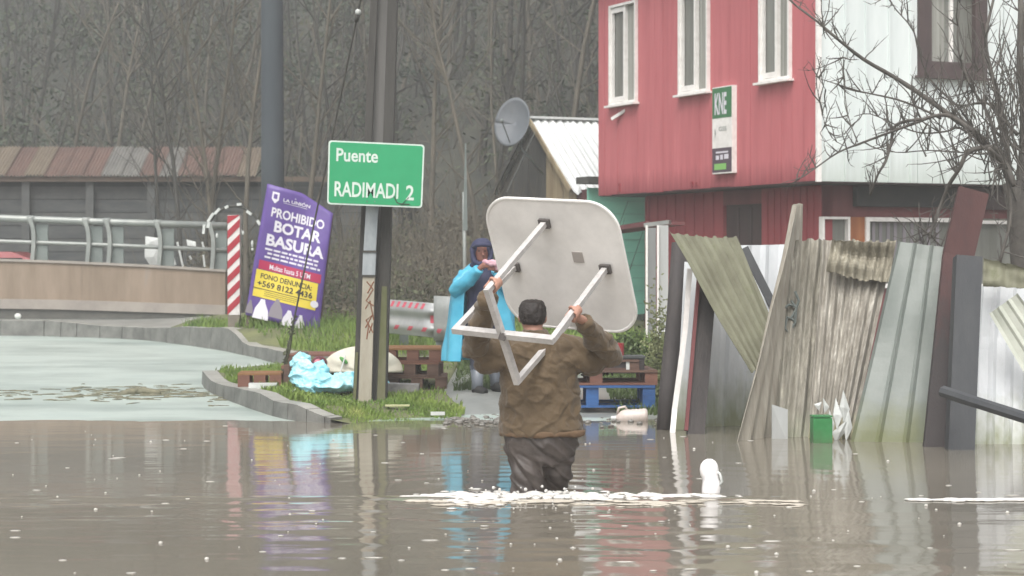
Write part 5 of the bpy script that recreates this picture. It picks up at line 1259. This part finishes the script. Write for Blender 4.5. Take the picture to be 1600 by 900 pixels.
# ---- the wading man
man = thing('person', (.18, 12.8, 0), 'man in an olive-brown jacket wading knee-deep with the table over his head', 'person')
Ym = 12.93
hR_bar = att['C'].lerp(tips['C'], .62); dR = (tips['C']-att['C']).normalized()
hL_bar = att['A'].lerp(tips['A'], .90); dL = (tips['A']-att['A']).normalized()
shR, shL = P(888,548,Ym+.0), P(792,552,Ym+.02)
elR, elL = P(953,556,Ym-.05), P(741,545,Ym-.10)
wrR = hR_bar + (elR-hR_bar).normalized()*.10 + Vector((.015,.03,0)); wrL = hL_bar + (elL-hL_bar).normalized()*.10 + Vector((-.01,.03,0))
nk = P(836,532,Ym-.01); hd = P(832,492,Ym+.03)
LH, RH, LK, RK, LF, RF_ = P(822,690,Ym), P(872,692,Ym+.02), P(826,775,Ym-.03), P(868,772,Ym+.12), Vector((.12,12.92,-.46)), Vector((.27,13.22,-.46))
b = B()
b.loft([(Vector((hd.x, hd.y-.005, hd.z-.105)),.045,.05),(Vector((hd.x, hd.y, hd.z-.08)),.062,.075),(Vector((hd.x,hd.y,hd.z-.03)),.074,.09),(Vector((hd.x,hd.y,hd.z+.02)),.078,.098),(Vector((hd.x,hd.y,hd.z+.06)),.070,.085),(Vector((hd.x,hd.y,hd.z+.085)),.045,.055),(Vector((hd.x,hd.y,hd.z+.092)),.015,.02)], 20)
b.tube([hd+Vector((0,-.01,-.05)), nk+Vector((0,.0,-.02))], [.058,.068], 14)
for s_ in (-1,1): b.ball(hd+Vector((s_*.080,0,-.022)), (.012,.022,.032), 10, 8)
b.tube([hd+Vector((0,.09,.0)), hd+Vector((0,.122,-.035))], [.010,.017], 8)      # nose, on the far side
b.ball(hd+Vector((0,.088,-.065)), (.028,.012,.008)); b.ball(hd+Vector((0,.08,-.095)), (.03,.025,.022))
b.loft([(P(845,680,Ym),.15,.11),(P(845,640,Ym),.165,.12),(P(842,580,Ym),.19,.12),(P(840,548,Ym),.18,.11),(P(838,534,Ym),.10,.08)], 18)
for sh, el, wr, hb, dd, nn in ((shR,elR,wrR,hR_bar,dR,1),(shL,elL,wrL,hL_bar,dL,-1)):
    b.tube([Vector((.15,Ym,sh.z)), sh, sh.lerp(el,.5), el, el.lerp(wr,.5), wr], [.06,.06,.052,.043,.040,.028], 12)
    hand(b, hb, dd, Vector((0,1,0))*.9+(elR-hb if nn>0 else elL-hb).normalized()*.5, wr)
for a, k, f_, in ((LH,LK,LF),(RH,RK,RF_)):
    b.tube([a+Vector((0,0,.05)), a.lerp(k,.5), k, k.lerp(f_,.5), f_], [.09,.085,.06,.055,.04], 12)
    b.tube([f_, f_+Vector((.01,.09,-.035)), f_+Vector((.015,.18,-.05))], [.042,.045,.03], 10)
o = b.obj('body', m_skin, man); remesh(o, .0065, 2)
for s_ in (-1,1): B().ball(hd+Vector((s_*.03,.088,.005)), (.012,.008,.008), 8, 6).obj('eye', m_wh, man, smooth=True)
b = B(); b.loft([(hd+Vector((0,-.028,-.062)),.058,.060),(hd+Vector((0,-.024,-.04)),.078,.083),(hd+Vector((0,-.018,.0)),.087,.094),(hd+Vector((0,-.01,.045)),.087,.098),(hd+Vector((0,-.005,.078)),.074,.085),(hd+Vector((.002,-.003,.092)),.05,.06),(hd+Vector((.004,0,.097)),.02,.03)], 20)
o = b.obj('hair', m_hair, man); remesh(o, .006, 2, lambda p, n_: .006*noise.noise(Vector((p.x*45,p.y*45,p.z*30)))+.003*noise.noise(p*120))
# jacket
def folds(p, n_):
    z = p.z; s_ = p.x*14 + abs(p.x-.0)*6; f1 = math.sin(z*52 + 4*noise.noise(Vector((p.x*5,p.y*5,z*3))) + p.x*9)*.004
    f2 = noise.noise(Vector((p.x*5+z*4, p.y*5, z*9-p.x*5)))*.016; f3 = (1-abs(noise.noise(Vector((p.x*9+z*4, p.y*5, z*7-p.x*6))))*3)*.011
    rg = lambda q: max(0, 1-abs(noise.noise(q))*4)**2
    f4 = .010*rg(Vector((p.x*5+z*5, p.y*4, z*7-p.x*4))) - .008*rg(Vector((p.x*4-z*3, p.y*5+3, z*8+p.x*3+7))) + .005*rg(Vector((p.x*13, p.y*9, z*17+p.x*8)))
    return f1*(.4+max(0, noise.noise(Vector((p.x*3, 1, z*4))))*2) + f2*.7 + f3*.6 + f4
def ridge(q): return max(0, 1-abs(noise.noise(q))*4)**2
b = B()
b.loft([(P(846,678,Ym),.262,.172),(P(846,668,Ym),.266,.176),(P(845,650,Ym),.258,.17),(P(843,620,Ym),.250,.165),(P(842,585,Ym),.250,.16),(P(842,560,Ym),.252,.15),(P(841,545,Ym),.235,.135),(P(839,532,Ym),.16,.11),(P(837,524,Ym-.01),.10,.09),(P(836,515,Ym-.02),.078,.08)], 28)
for sh, el, wr in ((shR,elR,wrR),(shL,elL,wrL)):
    b.tube([Vector((.15,Ym,sh.z-.02)), sh+Vector((0,0,-.01)), sh.lerp(el,.5)+Vector((0,0,-.01)), el, el.lerp(wr,.35), el.lerp(wr,.75), wr.lerp(el,.05)], [.10,.108,.094,.082,.074,.062,.050], 16)
    dwn = (sh+el)/2+Vector((0,0,-.07)); b.ball(dwn, (.11,.09,.07))
o = b.obj('jacket', m_jack, man); remesh(o, .008, 5, folds)
b = B(); zz = P(0,678,Ym).z
b.loft([(Vector((P(847,0,Ym).x,Ym,zz-.010)),.262,.172),(Vector((P(847,0,Ym).x,Ym,zz-.004)),.270,.18),(Vector((P(847,0,Ym).x,Ym,zz+.022)),.272,.182),(Vector((P(847,0,Ym).x,Ym,zz+.028)),.262,.172)], 40); o = b.obj('hem_band', mat('jacket_hem', C(124,98,72), C(108,84,60), .8, 8), man); remesh(o, .009, 2, lambda p, n_: .010*noise.noise(Vector((p.x*9,p.y*9,2)))+.004*noise.noise(p*40))
# trousers
def tfold(p, n_):
    wv = noise.noise(Vector((p.x*8, p.y*8, p.z*14+p.x*10)))*.014 + math.sin(p.z*62+p.x*38+5*noise.noise(p*6))*.004*(1 if p.z < .25 else .35)
    rg = lambda q: max(0, 1-abs(noise.noise(q))*4)**2
    return wv*.7 + .016*rg(Vector((p.x*3, p.y*4, p.z*9+p.x*9))) - .012*rg(Vector((p.x*3+4, p.y*4, p.z*7+p.x*5)))
b = B()
b.loft([(P(847,725,Ym),.19,.12),(P(846,705,Ym),.222,.15),(P(846,685,Ym),.238,.155),(P(846,672,Ym),.238,.15)], 24)
b.tube([LH+Vector((-.01,0,0)), P(826,735,Ym-.03), LK, LK+Vector((-.003,-.01,-.2)), LF+Vector((0,0,.1))], [.12,.115,.098,.085,.075], 18)
b.tube([RH, P(870,735,Ym+.02), RK, RK.lerp(RF_,.5), RF_+Vector((0,0,.1))], [.115,.095,.068,.07,.07], 18)
o = b.obj('trousers', m_trs, man); remesh(o, .008, 4, tfold)
for f_ in (LF, RF_):
    b = B(); b.tube([f_+Vector((0,0,.2)), f_+Vector((0,0,.02)), f_+Vector((.005,.08,-.02)), f_+Vector((.01,.2,-.04))], [.07,.062,.06,.045], 12); b.obj('boot', m_tyre, man, smooth=True)

# ---- person in the blue raincoat
Yk = 20.6
per = thing('person', P(748, 614, Yk), 'person in an open sky-blue raincoat and navy hood holding something pink to the mouth', 'person')
m_rc = mat('sky_blue_raincoat', C(74,178,214), C(100,200,230), .35, 3, bump=.4, bscale=9, dist=.02, c3=C(128,214,236)); m_nv = mat('navy_cloth', C(50,54,84), C(62,64,94), .8, 4, bump=.3); m_nvd = mat('dark_trousers', C(54,58,72), C(70,74,88), .7, 4, bump=.3); m_bt = mat('grey_wellington', C(92,98,106), C(128,134,142), .35, 5, (1,1,.4)); m_pk = mat('pink_cloth', C(216,160,176), C(230,190,200), .7, 12)
hd2 = P(753,395,Yk-.02); sk2 = mat('skin_brown', C(150,100,86), C(164,112,96), .6, 8)
b = B()
b.loft([(hd2+Vector((.01,-.02,-.11)),.035,.04),(hd2+Vector((.005,-.01,-.07)),.062,.07),(hd2+Vector((0,0,0)),.075,.09),(hd2+Vector((0,0,.06)),.068,.08),(hd2+Vector((0,0,.1)),.03,.04)], 16)
b.tube([hd2+Vector((0,.01,-.06)), P(753,425,Yk)], [.055,.06], 10)
b.tube([hd2+Vector((.01,-.085,.015)), hd2+Vector((.014,-.112,-.03))], [.009,.015], 8)
b.loft([(P(755,520,Yk),.14,.10),(P(755,480,Yk),.14,.10),(P(754,440,Yk),.17,.10),(P(753,424,Yk),.10,.08)], 14)
sL, sR = P(728,432,Yk), P(780,432,Yk); eL, eR = P(716,450,Yk-.10), P(797,452,Yk-.10); wL, wR = P(749,420,Yk-.26), P(778,424,Yk-.24)
for s_, e_, w_ in ((sL,eL,wL),(sR,eR,wR)): b.tube([s_,e_,w_], [.05,.042,.03], 10)
hL_, hR_ = P(758,413,Yk-.28), P(772,418,Yk-.27)
for w_, h_, sg in ((wL,hL_,1),(wR,hR_,-1)):
    b.ball(h_, (.035,.022,.04), 10, 8); b.tube([w_, h_], [.028,.03], 8)
    for k in range(4):
        q = h_+Vector((sg*.012,-.012,.028-.018*k)); b.tube([q, q+Vector((sg*.03,-.01,.006)), q+Vector((sg*.052,.004,.002))], [.010,.009,.008], 6)
    b.tube([h_+Vector((0,.005,.03)), h_+Vector((sg*.02,.0,.058))], [.011,.009], 6)
fl, fr = P(746,602,Yk-.08), P(775,596,Yk+.12); kl, kr = P(744,545,Yk-.05), P(768,545,Yk-.02)
for a, k, f_ in ((P(742,500,Yk),kl,fl),(P(768,500,Yk),kr,fr)):
    b.tube([a,k,f_], [.08,.055,.04], 10); b.tube([f_, f_+Vector((.02,-.03,-.03))], [.03,.025], 8)
o = b.obj('body', sk2, per); remesh(o, .008, 2)
for s_ in (-.028,.032): B().ball(hd2+Vector((s_,-.082,.018)), (.010,.008,.006), 8, 6).obj('eye', m_vk, per, smooth=True)
# hood
b = B(); b.ball(hd2+Vector((0,.045,.035)), (.120,.115,.118), 20, 14); b.ball(hd2+Vector((0,.05,-.05)), (.115,.10,.11), 18, 12)
for k in range(12):
    a = 2*math.pi*k/12; q = hd2+Vector((.085*math.sin(a), -.005-.055*math.cos(a), -.125+.01*math.cos(a))); b.ball(q, (.04,.04,.035), 10, 7)
for sg in (-1,1): b.tube([hd2+Vector((sg*.095,-.04,.05)), hd2+Vector((sg*.092,-.055,-.03)), hd2+Vector((sg*.06,-.07,-.11))], [.028,.026,.026], 8)
o = b.obj('hood', m_nv, per); remesh(o, .009, 3, lambda p, n_: .006*noise.noise(p*22))
b = B(); b.tube([hd2+Vector((-.09,-.06,.055)), hd2+Vector((-.05,-.115,.075)), hd2+Vector((.01,-.135,.08)), hd2+Vector((.07,-.11,.075)), hd2+Vector((.10,-.05,.055))], [.012,.02,.022,.02,.012], 8); b.obj('hood_brim', m_nv, per, smooth=True)
b = B(); b.loft([(P(756,512,Yk),.18,.12),(P(756,470,Yk),.17,.12),(P(755,440,Yk),.19,.125),(P(754,425,Yk),.13,.10),(P(754,414,Yk),.09,.09)], 18)
o = b.obj('sweater', m_nv, per); remesh(o, .014, 3, lambda p, n_: .010*noise.noise(p*14))
b = B(); b.loft([(P(755,540,Yk),.15,.11),(P(755,505,Yk),.17,.125)], 16); b.tube([P(744,515,Yk), kl, fl.lerp(kl,.35)], [.10,.078,.066], 12); b.tube([P(767,515,Yk), kr, fr.lerp(kr,.35)], [.10,.078,.066], 12)
o = b.obj('trousers', m_nvd, per); remesh(o, .013, 3, lambda p, n_: .009*noise.noise(Vector((p.x*12,p.y*12,p.z*22))))
for f_, k_ in ((fl,kl),(fr,kr)):
    b = B(); b.tube([f_.lerp(k_,.55), f_.lerp(k_,.1), f_+Vector((0,-.01,-.04))], [.072,.058,.06], 12); b.obj('boot', m_bt, per, smooth=True)
    b = B(); b.tube([f_+Vector((-.01,.04,-.055)), f_+Vector((.02,-.05,-.055)), f_+Vector((.08,-.11,-.062))], [.052,.056,.040], 12); b.obj('shoe', m_tyre, per, smooth=True)
# raincoat: shell open at the front, flaring to the knees
def coat(u, v):
    a = math.radians(lerp(-148, 148, u)); 
    zt_, zb_ = P(0,412,Yk).z, P(0,564,Yk).z + (.0 if u > .5 else 0)
    z = lerp(zt_, zb_, v) + (.12*(u>.7)*v)
    rr_ = lerp(.10, .255, min(1, v/.16)) if v < .16 else lerp(.255, .335, (v-.16)/.84)
    x = rr_*math.sin(a)*1.12; y = rr_*math.cos(a)*.66
    fold = .016*v*math.sin(a*9+3*v) + .01*noise.noise(Vector((a*3, v*5, 0)))
    cx_ = lerp(P(752,0,Yk).x, P(750,0,Yk).x, v)
    return Vector((cx_+x*(1+fold*3), Yk+.02+y*(1+fold*3), z))
b = B(); b.grid(coat, 72, 24, .006, (0,0,1)); b.obj('raincoat', m_rc, per, smooth=True)
b = B()
for s_, e_, w_, sg in ((sL,eL,wL,-1),(sR,eR,wR,1)):
    b.tube([P(752,426,Yk), s_+Vector((sg*.01,0,.0)), e_+Vector((sg*.015,0,-.02)), e_.lerp(w_,.5)+Vector((0,0,-.02)), w_], [.07,.088,.088,.075,.055], 14)
o = b.obj('raincoat_sleeves', m_rc, per); remesh(o, .011, 3, lambda p, n_: .012*noise.noise(Vector((p.x*16,p.y*10,p.z*16))))
b = B(); b.ball(P(770,411,Yk-.3), (.075,.03,.035), 12, 8); b.ball(P(758,408,Yk-.29), (.03,.02,.02)); b.ball(P(780,418,Yk-.28), (.045,.03,.035))
o = b.obj('pink_bundle', m_pk, label='pink and white cloth held at the mouth of the person in blue', cat='cloth', origin=P(765,413,Yk-.3)); remesh(o, .009, 2, lambda p, n_: .008*noise.noise(p*40))

# ---------------------------------------------------------------- haze
HAZE = .0023
me = B().box((0, 52.5, 19.2), (190, 155, 42)).mesh('haze'); hz = bpy.data.objects.new('haze', me); COL.objects.link(hz); tag(hz, kind='stuff')
hm = bpy.data.materials.new('haze_air'); hm.use_nodes = True; ht = hm.node_tree; ht.nodes.clear()
ho = ht.nodes.new('ShaderNodeOutputMaterial'); hv = ht.nodes.new('ShaderNodeVolumePrincipled'); hv.inputs['Color'].default_value = (.93,.95,.95,1); hv.inputs['Density'].default_value = HAZE
ht.links.new(hv.outputs[0], ho.inputs['Volume']); me.materials.append(hm)
